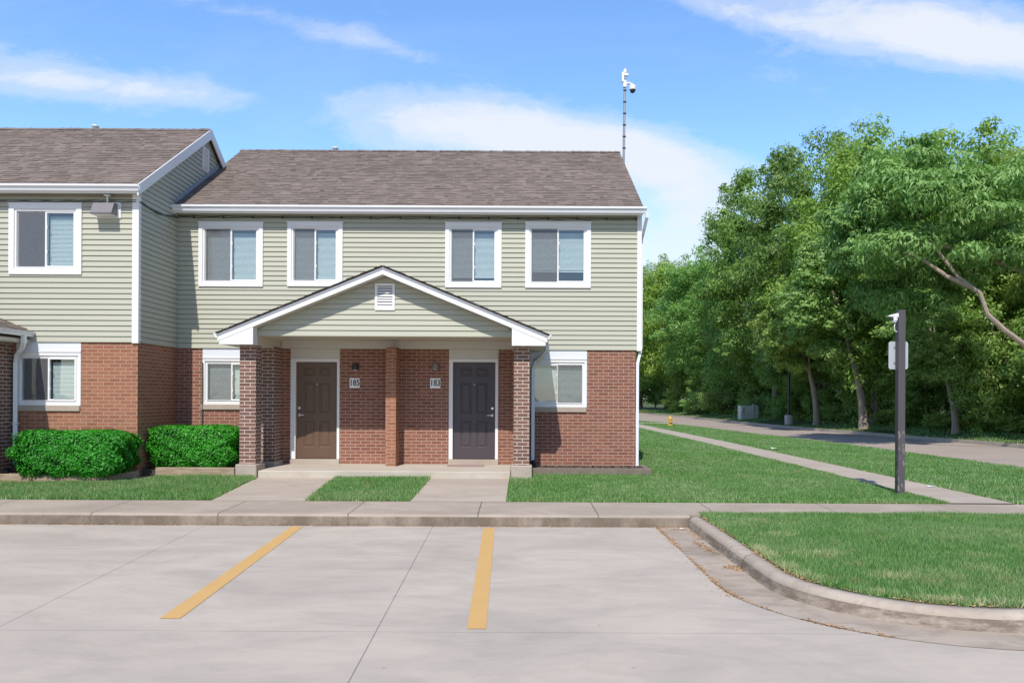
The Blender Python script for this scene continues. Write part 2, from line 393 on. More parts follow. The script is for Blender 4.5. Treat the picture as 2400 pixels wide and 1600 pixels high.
# ---------------------------------------------------------------- house building blocks
def rect_minus(x0,x1,z0,z1,holes):
    xs=sorted({x0,x1,*[min(max(h[i],x0),x1) for h in holes for i in (0,1)]})
    zs=sorted({z0,z1,*[min(max(h[i],z0),z1) for h in holes for i in (2,3)]})
    out=[]
    for a,b in zip(xs,xs[1:]):
        for c,d in zip(zs,zs[1:]):
            mx,mz=(a+b)/2,(c+d)/2
            if not any(h[0]<mx<h[1] and h[2]<mz<h[3] for h in holes): out.append((a,b,c,d))
    return out
def wall_front(mb,x0,x1,z0,z1,Y,holes,depth=.16):
    for a,b,c,d in rect_minus(x0,x1,z0,z1,holes): mb.face([(a,Y,c),(b,Y,c),(b,Y,d),(a,Y,d)])
    for h in holes:
        a,b,c,d=h; d=min(d,z1)
        mb.face([(a,Y,c),(a,Y,d),(a,Y+depth,d),(a,Y+depth,c)]); mb.face([(b,Y,c),(b,Y+depth,c),(b,Y+depth,d),(b,Y,d)])
        mb.face([(a,Y,c),(a,Y+depth,c),(b,Y+depth,c),(b,Y,c)])
def siding(mb,front,plane,z0,z1,span,holes=(),ex=.1016,lip=.019):
    """lapped courses. front: wall faces -Y; otherwise it faces +X (plane is X, span in Y)."""
    def P(u,w,z): return (u,plane-w,z) if front else (plane+w,u,z)
    n=int(math.ceil((z1-z0)/ex))
    for i in range(n):
        a=z0+i*ex; b=min(a+ex,z1); m=a+ex*.5
        lo,hi=span(a),span(b)
        if lo[1]-lo[0]<.02: continue
        ivals=[(lo[0],lo[1],hi[0],hi[1])]
        for h in holes:
            if h[2]<m<h[3]:
                nv=[]
                for (l0,l1,h0,h1) in ivals:
                    if h[0]>l0 and h[0]<l1: nv.append((l0,h[0],h0,h[0]))
                    if h[1]<l1 and h[1]>l0: nv.append((h[1],l1,h[1],h1))
                    if h[0]>=l1 or h[1]<=l0: nv.append((l0,l1,h0,h1))
                ivals=nv
        t=random.random()
        for l0,l1,h0,h1 in ivals:
            w=.001
            fr=a+ex*.5
            # flat lower face then a slight return, as pressed vinyl
            mb.face([P(l0,lip,a),P(l1,lip,a),P(h1,.001,b-.008),P(h0,.001,b-.008)],t)
            mb.face([P(l0,-.016,a+.002),P(l1,-.016,a+.002),P(l1,lip,a),P(l0,lip,a)],t)
            mb.face([P(h0,.001,b-.008),P(h1,.001,b-.008),P(h1,-.016,b-.004),P(h0,-.016,b-.004)],t)
            if i and not front: mb.face([P(l0,-.0165,a-.012),P(l1,-.0165,a-.012),P(l1,-.0165,a+.008),P(l0,-.0165,a+.008)],t)
def shingles(mb,o,u,v,L,W,row=.128,coarse=1,lift=.012):
    """tabs laid on the plane o + u*x + v*y, x in 0..L, y in 0..W"""
    o=Vector(o);u=Vector(u).normalized();v=Vector(v).normalized();n=u.cross(v)
    if n.z<0: n=-n
    rows=int(math.ceil(W/row))
    for i in range(rows):
        y0=i*row; y1=min(y0+row*1.06,W); x=-random.random()*.2; rt=random.uniform(-.1,.1)
        while x<L:
            w=random.choice((.08,.11,.15,.19,.24))*coarse*random.uniform(.85,1.15)
            a=max(x,0);b=min(x+w,L); x+=w
            if b-a<.005: continue
            t=lift*random.choice((.45,.6,1.0,1.25)); tn=min(1,max(0,random.gauss(.5,.22)+rt+(t-lift*.7)*12))
            jig=random.uniform(-.006,.006)
            A=o+u*a+v*(y0+jig);B=o+u*b+v*(y0+jig);C=o+u*b+v*y1;D=o+u*a+v*y1
            mb.face([A+n*t,B+n*t,C+n*.0015,D+n*.0015],tn); mb.face([A-n*.004,B-n*.004,B+n*t,A+n*t],tn*.3)
def gutter_x(mb,x0,x1,y,z,d=.11,h=.115):
    """K-style gutter along X hung on the fascia at y; top at z"""
    prof=[(y,z),(y,z-h),(y-d*.55,z-h),(y-d*.72,z-h*.55),(y-d,z-h*.30),(y-d,z),(y-d+.012,z),(y-d+.012,z-h*.28),(y-.012,z-h+.012),(y-.006,z)]
    mb.prism_x(prof,x0,x1)
def gutter_y(mb,y0,y1,x,z,sgn,d=.10,h=.09):
    prof=[(x,z),(x,z-h),(x+sgn*d*.55,z-h),(x+sgn*d*.75,z-h*.5),(x+sgn*d,z-h*.3),(x+sgn*d,z),(x+sgn*(d-.012),z),(x+sgn*.012,z-h+.012)]
    mb.prism_y(prof,y0,y1)

def window(par,x0,x1,z0,z1,Y,trim=.09,screen_left=True,blind=(.0,.0),sill=False,panel_top=None,label=None,valance=.09):
    """outer rectangle x0..x1, z0..z1 on the wall plane Y (faces -Y)"""
    m=MB(); pr=.04 if trim>.06 else .012
    def ring(m,a,b,c,d,w,y0,y1,bev=.004):
        m.box(a,b,y0,y1,c,c+w,bev=bev); m.box(a,b,y0,y1,d-w,d,bev=bev); m.box(a,a+w,y0+.001,y1,c+w-.001,d-w+.001); m.box(b-w,b,y0+.001,y1,c+w-.001,d-w+.001)
    ring(m,x0,x1,z0,z1,trim,Y-pr,Y+.05)
    if trim>.06: m.box(x0-.015,x1+.015,Y-pr-.012,Y,z1-.006,z1+.018)
    win=m.build('window',M['white'],par)
    if label: win['label']=label
    a,b,c,d=x0+trim-.004,x1-trim+.004,z0+trim-.004,z1-trim+.004
    f=MB(); w=.042
    ring(f,a,b,c,d,w,Y-pr+.022,Y+.07,.003); f.box(a+w,b-w,Y-pr+.016,Y-.01,c+w-.004,c+w+.008)
    f.build('frame',M['white'],win)
    ia,ib,ic,idd=a+w,b-w,c+w,d-w; mid=(ia+ib)/2
    s=MB(); sw=.03
    for (p,q,yy) in (((ia,mid+.012,Y+.018),(mid-.012,ib,Y+.002))if not screen_left else ((ia,mid+.012,Y+.018),(mid-.012,ib,Y+.002))):
        pass
    L=(ia,mid+.016); Rr=(mid-.016,ib)
    ring(s,L[0],L[1],ic,idd,.016 if screen_left else sw,Y+.012,Y+.05,.002)
    ring(s,Rr[0],Rr[1],ic,idd,sw if screen_left else .016,Y-.004,Y+.035,.002)
    for zz in (ic+(idd-ic)*.28,ic+(idd-ic)*.72):  # latches on the meeting stile
        sx=mid+.018 if screen_left else mid-.03
        s.box(sx,sx+.014,Y-.018,Y-.003,zz-.025,zz+.025)
    s.build('sash',M['white'],win)
    for k,(p,q) in enumerate((L,Rr)):
        g=MB(); g.face([(p+.012,Y+.028-.012*k,ic+.012),(q-.012,Y+.028-.012*k,ic+.012),(q-.012,Y+.028-.012*k,idd-.012),(p+.012,Y+.028-.012*k,idd-.012)]); g.build('pane',M['glass'],win)
    p,q=L if screen_left else Rr
    g=MB(); yy=Y-.001 if screen_left else Y-.010
    g.face([(p+.012,yy,ic+.010),(q-.012,yy,ic+.010),(q-.012,yy,idd-.010),(p+.012,yy,idd-.010)]); g.build('insect_screen',M['screen'],win)
    for k,(p,q) in enumerate(((ia,mid-.01),(mid+.01,ib))):
        low=blind[k]
        if low is None: continue
        bl=MB(); zb=ic+(idd-ic)*low+.02; zz=idd-valance; 
        while zz>zb:
            bl.face([(p+.012,Y+.088,zz-.013),(q-.012,Y+.088,zz-.013),(q-.012,Y+.104,zz+.009),(p+.012,Y+.104,zz+.009)]); zz-=.0245
        bl.box(p+.012,q-.012,Y+.086,Y+.104,zb-.03,zb-.008)
        bl.build('blind',M['blind'],win)
    r=MB(); e=.0; y1=Y+.9
    r.face([(a,y1,c),(b,y1,c),(b,y1,d),(a,y1,d)]); r.face([(a,Y+.07,c),(a,y1,c),(a,y1,d),(a,Y+.07,d)]); r.face([(b,Y+.07,c),(b,y1,c),(b,y1,d),(b,Y+.07,d)])
    r.face([(a,Y+.07,d),(b,Y+.07,d),(b,y1,d),(a,y1,d)]); r.face([(a,Y+.07,c),(b,Y+.07,c),(b,y1,c),(a,y1,c)])
    r.build('room_recess',M['room'],win)
    if sill:
        k=MB(); k.box(x0-.03,x1-.01,Y-.035,Y+.1,z0-.105,z0-.002,bev=.006); k.build('sill',M['walk2'],win)
    if panel_top:
        k=MB(); k.box(x0,x1,Y-.006,Y+.05,z1+.002,panel_top); k.box(x0,x1,Y-.022,Y+.04,z1+.012,z1+.035); k.build('head_panel',M['vinylpanel'],win)
    return win

def door(par,x0,x1,z0,z1,Y,fx0,fx1,fz1,mat,handle_left,label):
    """six panel steel door; x0..x1 slab, fx.. frame"""
    s=MB(); yd=Y+.045; W=x1-x0; Hh=z1-z0
    cols=[(.195,.435),(.565,.805)]; cols=[(.18,.44),(.56,.82)]
    rows=[(.115,.395),(.475,.79),(.86,.945)]
    holes=[(x0+W*a,x0+W*b,z0+Hh*c,z0+Hh*d) for a,b in cols for c,d in rows]
    for a,b,c,d in rect_minus(x0,x1,z0,z1,holes): s.face([(a,yd,c),(b,yd,c),(b,yd,d),(a,yd,d)])
    for a,b,c,d in holes:
        loops=[(0,0),(.012,.012),(.030,.014),(.052,.003)]
        rc=[[(a+i,yd+y,c+i),(b-i,yd+y,c+i),(b-i,yd+y,d-i),(a+i,yd+y,d-i)] for i,y in loops]
        for q0,q1 in zip(rc,rc[1:]):
            for k in range(4): s.face([q0[k],q0[(k+1)%4],q1[(k+1)%4],q1[k]])
        s.face(rc[-1])
    dr=s.build('door',mat,par,weld=True); dr['label']=label
    f=MB(); f.box(fx0,x0-.002,Y-.02,Y+.09,z0-.01,z1+.004,bev=.004); f.box(x1+.002,fx1,Y-.02,Y+.09,z0-.01,z1+.004,bev=.004); f.box(fx0,fx1,Y-.021,Y+.09,z1+.005,fz1,bev=.004)
    f.build('frame',M['white'],dr)
    f=MB(); f.box(x0,x1,Y+.03,Y+.09,z0-.012,z0-.001); f.build('sweep',M['dark'],dr)
    t=MB(); t.box(fx0-.01,fx1+.01,Y-.07,Y+.12,.425,z0-.013,bev=.008); t.build('threshold',M['walk2'],dr)
    hx=x0+.06 if handle_left else x1-.06; sg=1 if handle_left else -1
    h=MB(); zc=z0+Hh*.452
    h.lathe((hx,yd-.001,zc),[(.0335,0),(.0335,-.008),(.026,-.014),(.012,-.018),(.011,-.045)],16,axis='y')
    h.tube([(hx,yd-.048,zc),(hx+sg*.05,yd-.050,zc),(hx+sg*.115,yd-.044,zc-.006)],[.011,.010,.008],8); h.build('lever_handle',M['chrome'],dr)
    h=MB(); h.lathe((hx,yd-.001,z0+Hh*.523),[(.033,0),(.033,-.012),(.025,-.02),(.0,-.021)],16,axis='y'); h.build('deadbolt',M['chrome'],dr)
    h=MB(); h.lathe(((x0+x1)/2,yd-.0005,z0+Hh*.77),[(.009,0),(.009,-.004),(.0,-.004)],10,axis='y'); h.build('peephole',M['chrome'],dr)

def porch_roof(par,Xc,Yf,Yw,label):
    """gabled porch canopy, ridge along Y. returns nothing; every piece is a child"""
    hs,zt,sl=3.12,4.32,.409; ze=zt-hs*sl; Yg=Yf+.28
    n=math.hypot(1,sl)
    r=MB()
    for sg in (-1,1):
        th=.035
        r.face([(Xc,Yf,zt),(Xc,Yw,zt),(Xc+sg*hs,Yw,ze),(Xc+sg*hs,Yf,ze)],.2)
        r.face([(Xc,Yf,zt-th),(Xc,Yw,zt-th),(Xc+sg*hs,Yw,ze-th),(Xc+sg*hs,Yf,ze-th)],.2)
        r.face([(Xc,Yf,zt),(Xc+sg*hs,Yf,ze),(Xc+sg*hs,Yf,ze-th),(Xc,Yf,zt-th)],.0)
        r.face([(Xc+sg*hs,Yf,ze),(Xc+sg*hs,Yw,ze),(Xc+sg*hs,Yw,ze-th),(Xc+sg*hs,Yf,ze-th)],.0)
        shingles(r,(Xc+sg*(hs+.02),Yf-.03,ze-.02*sl+.003),(0,1,0),(-sg,0,sl),Yw-Yf+.03,(hs+.01)*n,row=.14)
    pr=r.build('porch_roof',M['shingle'],par); pr['label']=label
    # drip edge, rake fascia, soffit
    d=MB(); f=MB(); so=MB()
    for sg in (-1,1):
        def q(t0,t1,x_end): return [(Xc,zt-t0),(Xc+sg*x_end,zt-x_end*sl-t0),(Xc+sg*x_end,zt-x_end*sl-t1),(Xc,zt-t1)]
        d.prism_y(q(.037,.068,hs),Yf-.012,Yf+.05); f.prism_y(q(.0685,.165,hs-.012),Yf,Yf+.03)
        # soffit under overhang
        so.prism_y(q(.16,.168,hs-.62),Yf+.031,Yg+.002)
        # solid cornice return box down to the pillar top
        xa,xb=hs-.045,hs-.68
        poly=[(Xc+sg*xa,2.825),(Xc+sg*xb,2.825),(Xc+sg*xb,zt-xb*sl-.168),(Xc+sg*xa,zt-xa*sl-.168)]
        f.prism_y(poly,Yf+.006,Yf+.27)
        so.prism_y([(Xc+sg*xa,2.828),(Xc+sg*(xb+.004),2.828),(Xc+sg*(xb+.004),zt-xb*sl-.2),(Xc+sg*xa,zt-xa*sl-.17)],Yf+.271,Yw-.03)
    d.build('drip_edge',M['drip'],pr); f.build('fascia',M['white'],pr)
    so.prism_y([(Xc-hs+.68,3.02),(Xc+hs-.68,3.02),(Xc+hs-.68,3.035),(Xc-hs+.68,3.035)],Yg-.004,Yw-.03)
    so.build('soffit',M['soffit'],pr)
    g=MB(); zl=3.02
    def span(z):
        w=max(0,min(hs-.685,(zt-.168-z)/sl)); return (Xc-w,Xc+w)
    siding(g,True,Yg,zl,zt-.175,span,[(Xc-.165,Xc+.165,3.5,3.98)],ex=.1016)
    g.face([(Xc-hs+.68,Yg+.01,zl),(Xc+hs-.68,Yg+.01,zl),(Xc+hs-.68,Yg+.01,zt-.168-(hs-.68)*sl),(Xc,Yg+.01,zt-.17),(Xc-hs+.68,Yg+.01,zt-.168-(hs-.68)*sl)])
    g.box(Xc-hs+.69,Xc+hs-.69,Yg-.018,Yg+.008,zl-.014,zl-.001)
    g.build('gable_siding',M['siding'],pr)
    v=MB(); vx0,vx1,vz0,vz1=Xc-.19,Xc+.19,SZ(727,15.28,896),SZ(664,15.28,896)
    yv=Yg-.03
    v.box(vx0,vx0+.045,yv,Yg,vz0,vz1); v.box(vx1-.045,vx1,yv,Yg,vz0,vz1); v.box(vx0+.045,vx1-.045,yv,Yg,vz0,vz0+.065); v.box(vx0+.045,vx1-.045,yv,Yg,vz1-.045,vz1)
    k=8
    for i in range(k):
        a=vz0+.065+(vz1-vz0-.11)*i/k; h=(vz1-vz0-.11)/k
        v.face([(vx0+.045,yv+.002,a),(vx1-.045,yv+.002,a),(vx1-.045,Yg-.003,a+h*.78),(vx0+.045,Yg-.003,a+h*.78)])
    v.build('gable_vent',M['white'],pr)
    vb=MB(); vb.box(vx0+.02,vx1-.02,Yg-.0025,Yg-.001,vz0+.03,vz1-.02); vb.build('vent_backing',M['dark'],pr)
    for sg in (-1,1): gt=MB(); gutter_y(gt,Yf+.01,Yw-.02,Xc+sg*(hs-.035),ze-.01,sg); gt.build('porch_gutter',M['white_al'],pr)
    return pr
def pillar(par,x0,x1,y0,y1,z0,z1,mat,base=True,name='porch_pillar'):
    p=MB(); p.box(x0,x1,y0,y1,z0,z1); o=p.build(name,mat,par)
    if base:
        b=MB(); b.box(x0-.045,x1+.05,y0-.10,y1+.1,.26,z0,bev=.012); b.build('pillar_base',M['walk2'],o)
    return o
def main_roof(par,x0,x1,Ye,ze,Yr,zr,rake_mat,name='roof',label=None):
    r=MB(); th=.10; Yb=2*Yr-Ye
    L=math.hypot(Yr-Ye,zr-ze)
    r.prism_x([(Ye,ze),(Yr,zr),(Yb,ze),(Yb,ze-.04),(Yr,zr-th),(Ye,ze-.04)],x0+.005,x1-.005,.15)
    shingles(r,(x0,Ye-.04,ze-.022),(1,0,0),(0,Yr-Ye,zr-ze),x1-x0,L+.03)
    shingles(r,(x0,Yb+.04,ze-.022),(1,0,0),(0,Yr-Yb,zr-ze),x1-x0,L+.03,coarse=2)
    o=r.build(name,M['shingle'],par)
    c=MB(); x=x0-.02
    while x<x1+.0:
        w=.19*random.uniform(.9,1.1); e=min(x+w+.02,x1+.015); t=random.uniform(.15,.75); h=random.uniform(.018,.028)
        for sg in (-1,1):
            s=(zr-ze)/(Yr-Ye)
            c.face([(x,Yr,zr+h+.006),(e,Yr,zr+h-.006),(e,Yr+sg*.13,zr-.13*s+h-.004),(x,Yr+sg*.13,zr-.13*s+h+.004)],t)
        c.face([(x,Yr-.13,zr-.13*s+h),(x,Yr,zr+h+.006),(x,Yr+.13,zr-.13*s+h)],0)
        x+=w
    c.build('ridge_cap',M['shingle'],o)
    return o
def rake_board(m,x0,x1,Ye,ze,Yr,zr,w,top=.045):
    s=(zr-ze)/(Yr-Ye); Yb=2*Yr-Ye
    m.prism_x([(Ye,ze-top),(Yr,zr-top),(Yr,zr-top-w),(Ye,ze-top-w*.9)],x0,x1)
    m.prism_x([(Yr,zr-top-.0005),(Yb,ze-top),(Yb,ze-top-w),(Yr,zr-top-w-.0005)],x0,x1)

# ================================================================ house at the end of the row
B1=thing('townhouse','two storey end townhouse with doors 185 and 183 under a central gabled porch','house',(-2.4,YM,.3),'attached townhouses')
ZB=2.865
def hx(px,py=900): return SX(px,YM,py)
def hz(py,px=900): return SZ(py,YM,px)
wl=dict(x0=hx(475,890),x1=hx(612,890),z0=hz(948,540),z1=hz(841,540))
wr=dict(x0=hx(1238,890),x1=hx(1375.5,890),z0=hz(954,1310),z1=hz(843.5,1310))
d1=dict(x0=hx(693.7),x1=hx(789.9),z0=hz(1073.8,740),z1=hz(848.3,740),f0=hx(681.4),f1=hx(796.2),fz=hz(840.3,740))
d2=dict(x0=hx(1061.8),x1=hx(1160.8),z0=hz(1074.8,1110),z1=hz(848.9,1110),f0=hx(1052.4),f1=hx(1168),fz=hz(841,1110))
holes=[(w['x0'],w['x1'],w['z0'],ZB) for w in (wl,wr)]+[(d['f0'],d['f1'],.3,ZB) for d in (d1,d2)]
XR=2.43; Y2=24.4
mb=MB(); wall_front(mb,XI,XR,.0,ZB,YM,holes)
mb.face([(XR,YM,0),(XR,Y2,0),(XR,Y2,ZB),(XR,YM,ZB)]); mb.face([(XI,Y2,0),(XR,Y2,0),(XR,Y2,5.8),(XI,Y2,5.8)])
mb.build('brick_wall',M['brick'],B1)
ups=[(467,617.6,522.4,672.4),(674.6,804,522,672),(1043.8,1175.7,523.5,674.8),(1231,1384.6,522.5,675.5)]
upw=[(SX(a,YM,598),SX(b,YM,598),SZ(d,YM,(a+b)/2),SZ(c,YM,(a+b)/2)) for a,b,c,d in ups]
hl=[(a+.03,b-.03,c+.02,d-.02) for a,b,c,d in upw]
ZS=5.80
mb=MB(); siding(mb,True,YM-.012,ZB,ZS-.04,lambda z:(XI+.02,XR+.02),hl)
mb.box(XI,XR+.05,YM-.03,YM,ZB-.012,ZB-.001)
Yr1,zr1,Ye1,ze1=20.6,8.20,YM-.26,5.815
s1=(zr1-ze1)/(Yr1-Ye1)
def gab1(z):
    lo=YM-.01; hi=2*Yr1-YM
    if z>5.75: d=(zr1-.1-z)/s1; lo,hi=Yr1-d,Yr1+d
    return (max(lo,YM-.01),hi)
siding(mb,False,XR+.055,ZB,zr1-.15,gab1)
mb.build('siding',M['siding'],B1)
mb=MB(); mb.face([(XI,YM+.01,ZB),(XR,YM+.01,ZB),(XR,YM+.01,ZB+.01),(XI,YM+.01,ZB+.01)])
# backing behind the lapped boards
for a,b,c,d in rect_minus(XI,XR+.05,ZB,ZS,hl): mb.face([(a,YM+.006,c),(b,YM+.006,c),(b,YM+.006,d),(a,YM+.006,d)])
mb.box(XI,XI+.022,YM-.04,YM-.002,ZB-.02,5.7)
mb.build('inner_corner_trim',M['trimgreen'],B1)
mb=MB(); mb.box(XR+.02,XR+.115,YM-.045,YM+.06,ZB-.03,5.76,bev=.004); mb.build('corner_board',M['white'],B1)
for i,(a,b,c,d) in enumerate(upw):
    bl=[(.02,.0),(.0,.0),(.10,.10),(.21,.21)][i]
    w=window(B1,a,b,c,d,YM-.012,.085,True,bl)
window(B1,wl['x0'],wl['x1'],wl['z0'],wl['z1'],YM,.05,True,(0,0),True,ZB-.002)
window(B1,wr['x0'],wr['x1'],wr['z0'],wr['z1'],YM,.05,False,(.02,0),True,ZB-.002)
for d,mt,hlf,lb in ((d1,M['door_b'],True,'brown six panel door with lever handle on its left'),(d2,M['door_p'],False,'dark plum six panel door with lever handle on its right')):
    door(B1,d['x0'],d['x1'],d['z0'],d['z1'],YM,d['f0'],d['f1'],d['fz'],mt,hlf,lb)
mb=MB()
for d in (d1,d2): mb.box(d['f0'],d['f1'],YM-.004,YM+.08,d['fz']+.002,ZB+.001)
mb.box(-5.02,-.18,YM-.035,YM-.001,ZB+.0,3.02); mb.build('porch_wall_panel',M['panel'],B1)
main_roof(B1,XI+.015,SX(1508,Ye1,486),Ye1,ze1,Yr1,zr1,None)
xr=SX(1508,Ye1,486)
mb=MB(); rake_board(mb,xr-.04,xr-.008,Ye1,ze1,Yr1,zr1,.15); mb.box(XI-.05,xr-.01,Ye1+.01,Ye1+.035,ze1-.17,ze1-.03); mb.build('fascia',M['white'],B1)
mb=MB(); mb.box(XI,xr-.02,Ye1+.036,YM+.0,ze1-.135,ze1-.125); mb.build('soffit',M['soffit'],B1)
mb=MB(); gutter_x(mb,XI-.06,xr+.06,Ye1+.009,ze1-.018,.11,.12); mb.build('gutter',M['white_al'],B1)
# right downspout on the side wall
mb=MB(); gx=XR+.16
mb.tube([(gx+.02,Ye1-.05,ze1-.13),(gx+.02,Ye1-.04,ze1-.22),(gx-.01,Ye1+.12,ze1-.42),(gx-.035,YM+.10,ze1-.62),(gx-.035,YM+.10,2.95),(gx-.06,YM+.05,2.80),(gx-.115,YM+.03,2.58),(gx-.115,YM+.03,.44),(gx-.115,YM-.02,.38)],.042,4)
mb.build('downspout',M['white_al'],B1)
# wiring stapled under the eave
mb=MB()
def cable(mb,x0,x1,y,z,n,r=.006,amp=.01,ax='x'):
    pts=[]
    for i in range(n+1):
        t=i/n; u=x0+(x1-x0)*t; zz=z+(amp*math.sin(i*2.1)+random.uniform(-.006,.006))
        pts.append((u,y,zz) if ax=='x' else (y,u,zz))
    mb.tube(pts,r,5)
cable(mb,XI+.02,XR,YM-.04,5.60,46); cable(mb,XI+.02,XR,YM-.045,5.625,40,.009,.004)
mb.build('cable',M['rope'],B1); mb=MB()
mb.tube([(XI+.55,YM-.03,2.55),(XI+.555,YM-.03,2.0),(XI+.545,YM-.03,1.1)],.012,6)
mb.build('cable',M['rope'],B1)
x=XI+.35
while x<XR: mb=MB(); mb.box(x,x+.025,YM-.058,YM-.028,5.585,5.64); x+=.62; mb.build('cable_clip',M['dark'],B1)
XC=-2.6
porch_roof(B1,XC,15.0,YM,'low gable porch roof over the two doors')
pillar(B1,-5.37,-5.065,15.25,15.58,.55,2.826,M['brick_d']); pillar(B1,-.123,.182,15.25,15.58,.55,2.826,M['brick_d'])
pillar(B1,-5.33,-5.03,16.30,YM-.002,.43,2.86,M['brick_d'],False,'brick_pilaster'); pillar(B1,-.12,.18,16.30,YM-.002,.43,2.86,M['brick_d'],False,'brick_pilaster')
pillar(B1,-2.745,-2.533,16.25,YM-.002,.43,2.86,M['brick_b'],False,'brick_pilaster')
mb=MB(); mb.box(-5.40,-4.98,16.22,YM-.002,.36,.52,bev=.02); mb.build('pilaster_base',M['walk2'],B1)
def dspout(par,x,y,gxp,gyp,gz,zb):
    m=MB(); m.tube([(gxp,gyp,gz),(gxp,gyp+.01,gz-.12),(gxp-(gxp-x)*.35,gyp+.12,gz-.24),(x+(gxp-x)*.2,y-.05,gz-.34),(x,y,gz-.5),(x,y,zb+.12),(x+.0,y-.03,zb)],[.05]*7,4)
    m.box(x-.045,x+.045,y-.045,y+.05,1.3,1.32); m.build('downspout',M['white_al'],par)
    k=MB(); k.tube([(x,y-.02,zb+.10),(x+.03,y-.05,zb+.03),(x+.03,y-.20,zb-.02)],.055,6); k.build('drain_boot',M['dark'],par)
dspout(B1,.262,YM-.07,.56,YM-.35,2.95,.42)
mb=MB(); mb.box(-5.0,-.18,15.2,YM,.16,.43,bev=.012); mb.build('porch_slab',M['porch'],B1)

# ================================================================ projecting house on the left
B2=thing('townhouse','two storey townhouse standing further forward at the left edge with a floodlight','house',(-13,YW,.3),'attached townhouses')
XL=-20.0
def vx(px,py=700): return SX(px,YW,py)
uw=(vx(23.7,560),vx(194,560),SZ(644,YW,110),SZ(478.5,YW,110))
lw=(vx(38.9,890),vx(189.7,890),SZ(950,YW,110),SZ(826.5,YW,110))
ZB2=2.865
mb=MB(); wall_front(mb,XL,XI,0,ZB2,YW,[(lw[0],lw[1],lw[2],ZB2)])
mb.face([(XI,YW,0),(XI,YM,0),(XI,YM,ZB2),(XI,YW,ZB2)]); mb.face([(XL,YW,0),(XL,22,0),(XL,22,5.7),(XL,YW,5.7)]); mb.face([(XL,22,0),(XI,22,0),(XI,22,5.7),(XL,22,5.7)])
mb.build('brick_wall',M['brick_b'],B2)
Ye2,ze2,Yr2,zr2=YW-.24,5.775,18.3,7.96
s2=(zr2-ze2)/(Yr2-Ye2)
h2=[(uw[0]+.03,uw[1]-.03,uw[2]+.02,uw[3]-.02)]
mb=MB(); siding(mb,True,YW-.012,ZB2,ze2-.13,lambda z:(XL,XI-.05),h2)
def gab2(z):
    lo,hi=YW,2*Yr2-YW
    if z>5.65: d=(zr2-.16-z)/s2; lo,hi=Yr2-d,Yr2+d
    return (max(lo,YW),hi)
siding(mb,False,XI+.014,ZB2,zr2-.2,gab2)
mb.box(XL,XI+.012,YW-.03,YW,ZB2-.012,ZB2-.001); mb.box(XI,XI+.03,YW,YM,ZB2-.012,ZB2-.001)
mb.build('siding',M['siding'],B2)
mb=MB()
for a,b,c,d in rect_minus(XL,XI-.002,ZB2,ze2,h2): mb.face([(a,YW+.006,c),(b,YW+.006,c),(b,YW+.006,d),(a,YW+.006,d)])
mb.face([(XI-.006,YW,ZB2),(XI-.006,22-.4,ZB2),(XI-.006,22-.4,5.6),(XI-.006,Yr2,zr2-.15),(XI-.006,YW,5.6)])
mb.build('sheathing',M['trimgreen'],B2)
mb=MB(); mb.box(XI-.095,XI+.03,YW-.045,YW+.06,ZB2-.03,ze2-.13,bev=.004); mb.build('corner_board',M['white'],B2)
window(B2,*uw,YW-.012,.10,True,(None,.03)); window(B2,*lw,YW,.055,True,(None,.02),True,ZB2-.002)
main_roof(B2,XL,XI+.105,Ye2,ze2,Yr2,zr2,None)
mb=MB(); rake_board(mb,XI+.107,XI+.13,Ye2-.03,ze2-.012,Yr2,zr2,.225,-.006); mb.box(XL,XI+.09,Ye2+.01,Ye2+.035,ze2-.16,ze2-.03); mb.build('fascia',M['white'],B2)
mb=MB(); mb.box(XL,XI+.06,Ye2+.036,YW,ze2-.13,ze2-.12); mb.build('soffit',M['soffit'],B2)
mb=MB(); gutter_x(mb,XL,XI+.14,Ye2+.009,ze2-.018,.11,.11); mb.build('gutter',M['white_al'],B2)
mb=MB(); vy=Yr2-.12
mb.prism_x([(vy-.17,6.98),(vy+.17,6.98),(vy+.17,7.52),(vy-.17,7.52)],XI+.015,XI+.03)
for i in range(10): mb.prism_x([(vy-.14,7.02+i*.048),(vy+.14,7.02+i*.048),(vy+.14,7.036+i*.048),(vy-.14,7.036+i*.048)],XI+.03,XI+.055)
mb.box(XI+.03,XI+.05,vy-.17,vy-.135,6.98,7.52); mb.box(XI+.03,XI+.05,vy+.135,vy+.17,6.98,7.52)
mb.build('gable_vent',M['white'],B2)
mb=MB(); mb.prism_x([(Ye1+.1,ze1+.0+.1*s1),(Ye1+.1,ze1+.1+.1*s1),(19.1,ze1+(19.1-Ye1)*s1+.1),(19.1,ze1+(19.1-Ye1)*s1)],XI+.016,XI+.04); mb.build('step_flashing',M['drip'],B2)
mb=MB(); cable(mb,XL+8,XI-.02,YW-.05,5.50,34,.008); cable(mb,XL+8,XI-.02,YW-.055,5.53,30,.006,.006)
mb.tube([(XI+.03,YW-.03,5.50),(XI+.035,YW+.5,5.47),(XI+.035,YW+1.1,5.50),(XI+.035,YM-.1,5.58)],.012,5); mb.tube([(XI+.035,YW+.05,5.53),(XI+.04,YW+.7,5.44),(XI+.035,YM-.1,5.61)],.008,5)
mb.build('cable',M['rope'],B2)
porch_roof(B2,-9.22-3.12,YW-1.8,YW,'low gable porch roof at the left edge')
pillar(B2,-9.92,-9.585,14.57,YW-.002,.40,2.86,M['brick_d'],False,'brick_pilaster')
pillar(B2,-9.92,-9.60,13.55,13.88,.55,2.826,M['brick_d'])
dspout(B2,-9.5,YW-.07,-9.2,YW-.32,2.95,.46)
mb=MB(); mb.box(-14.6,-9.6,13.5,YW,.16,.43,bev=.012); mb.build('porch_slab',M['porch'],B2)

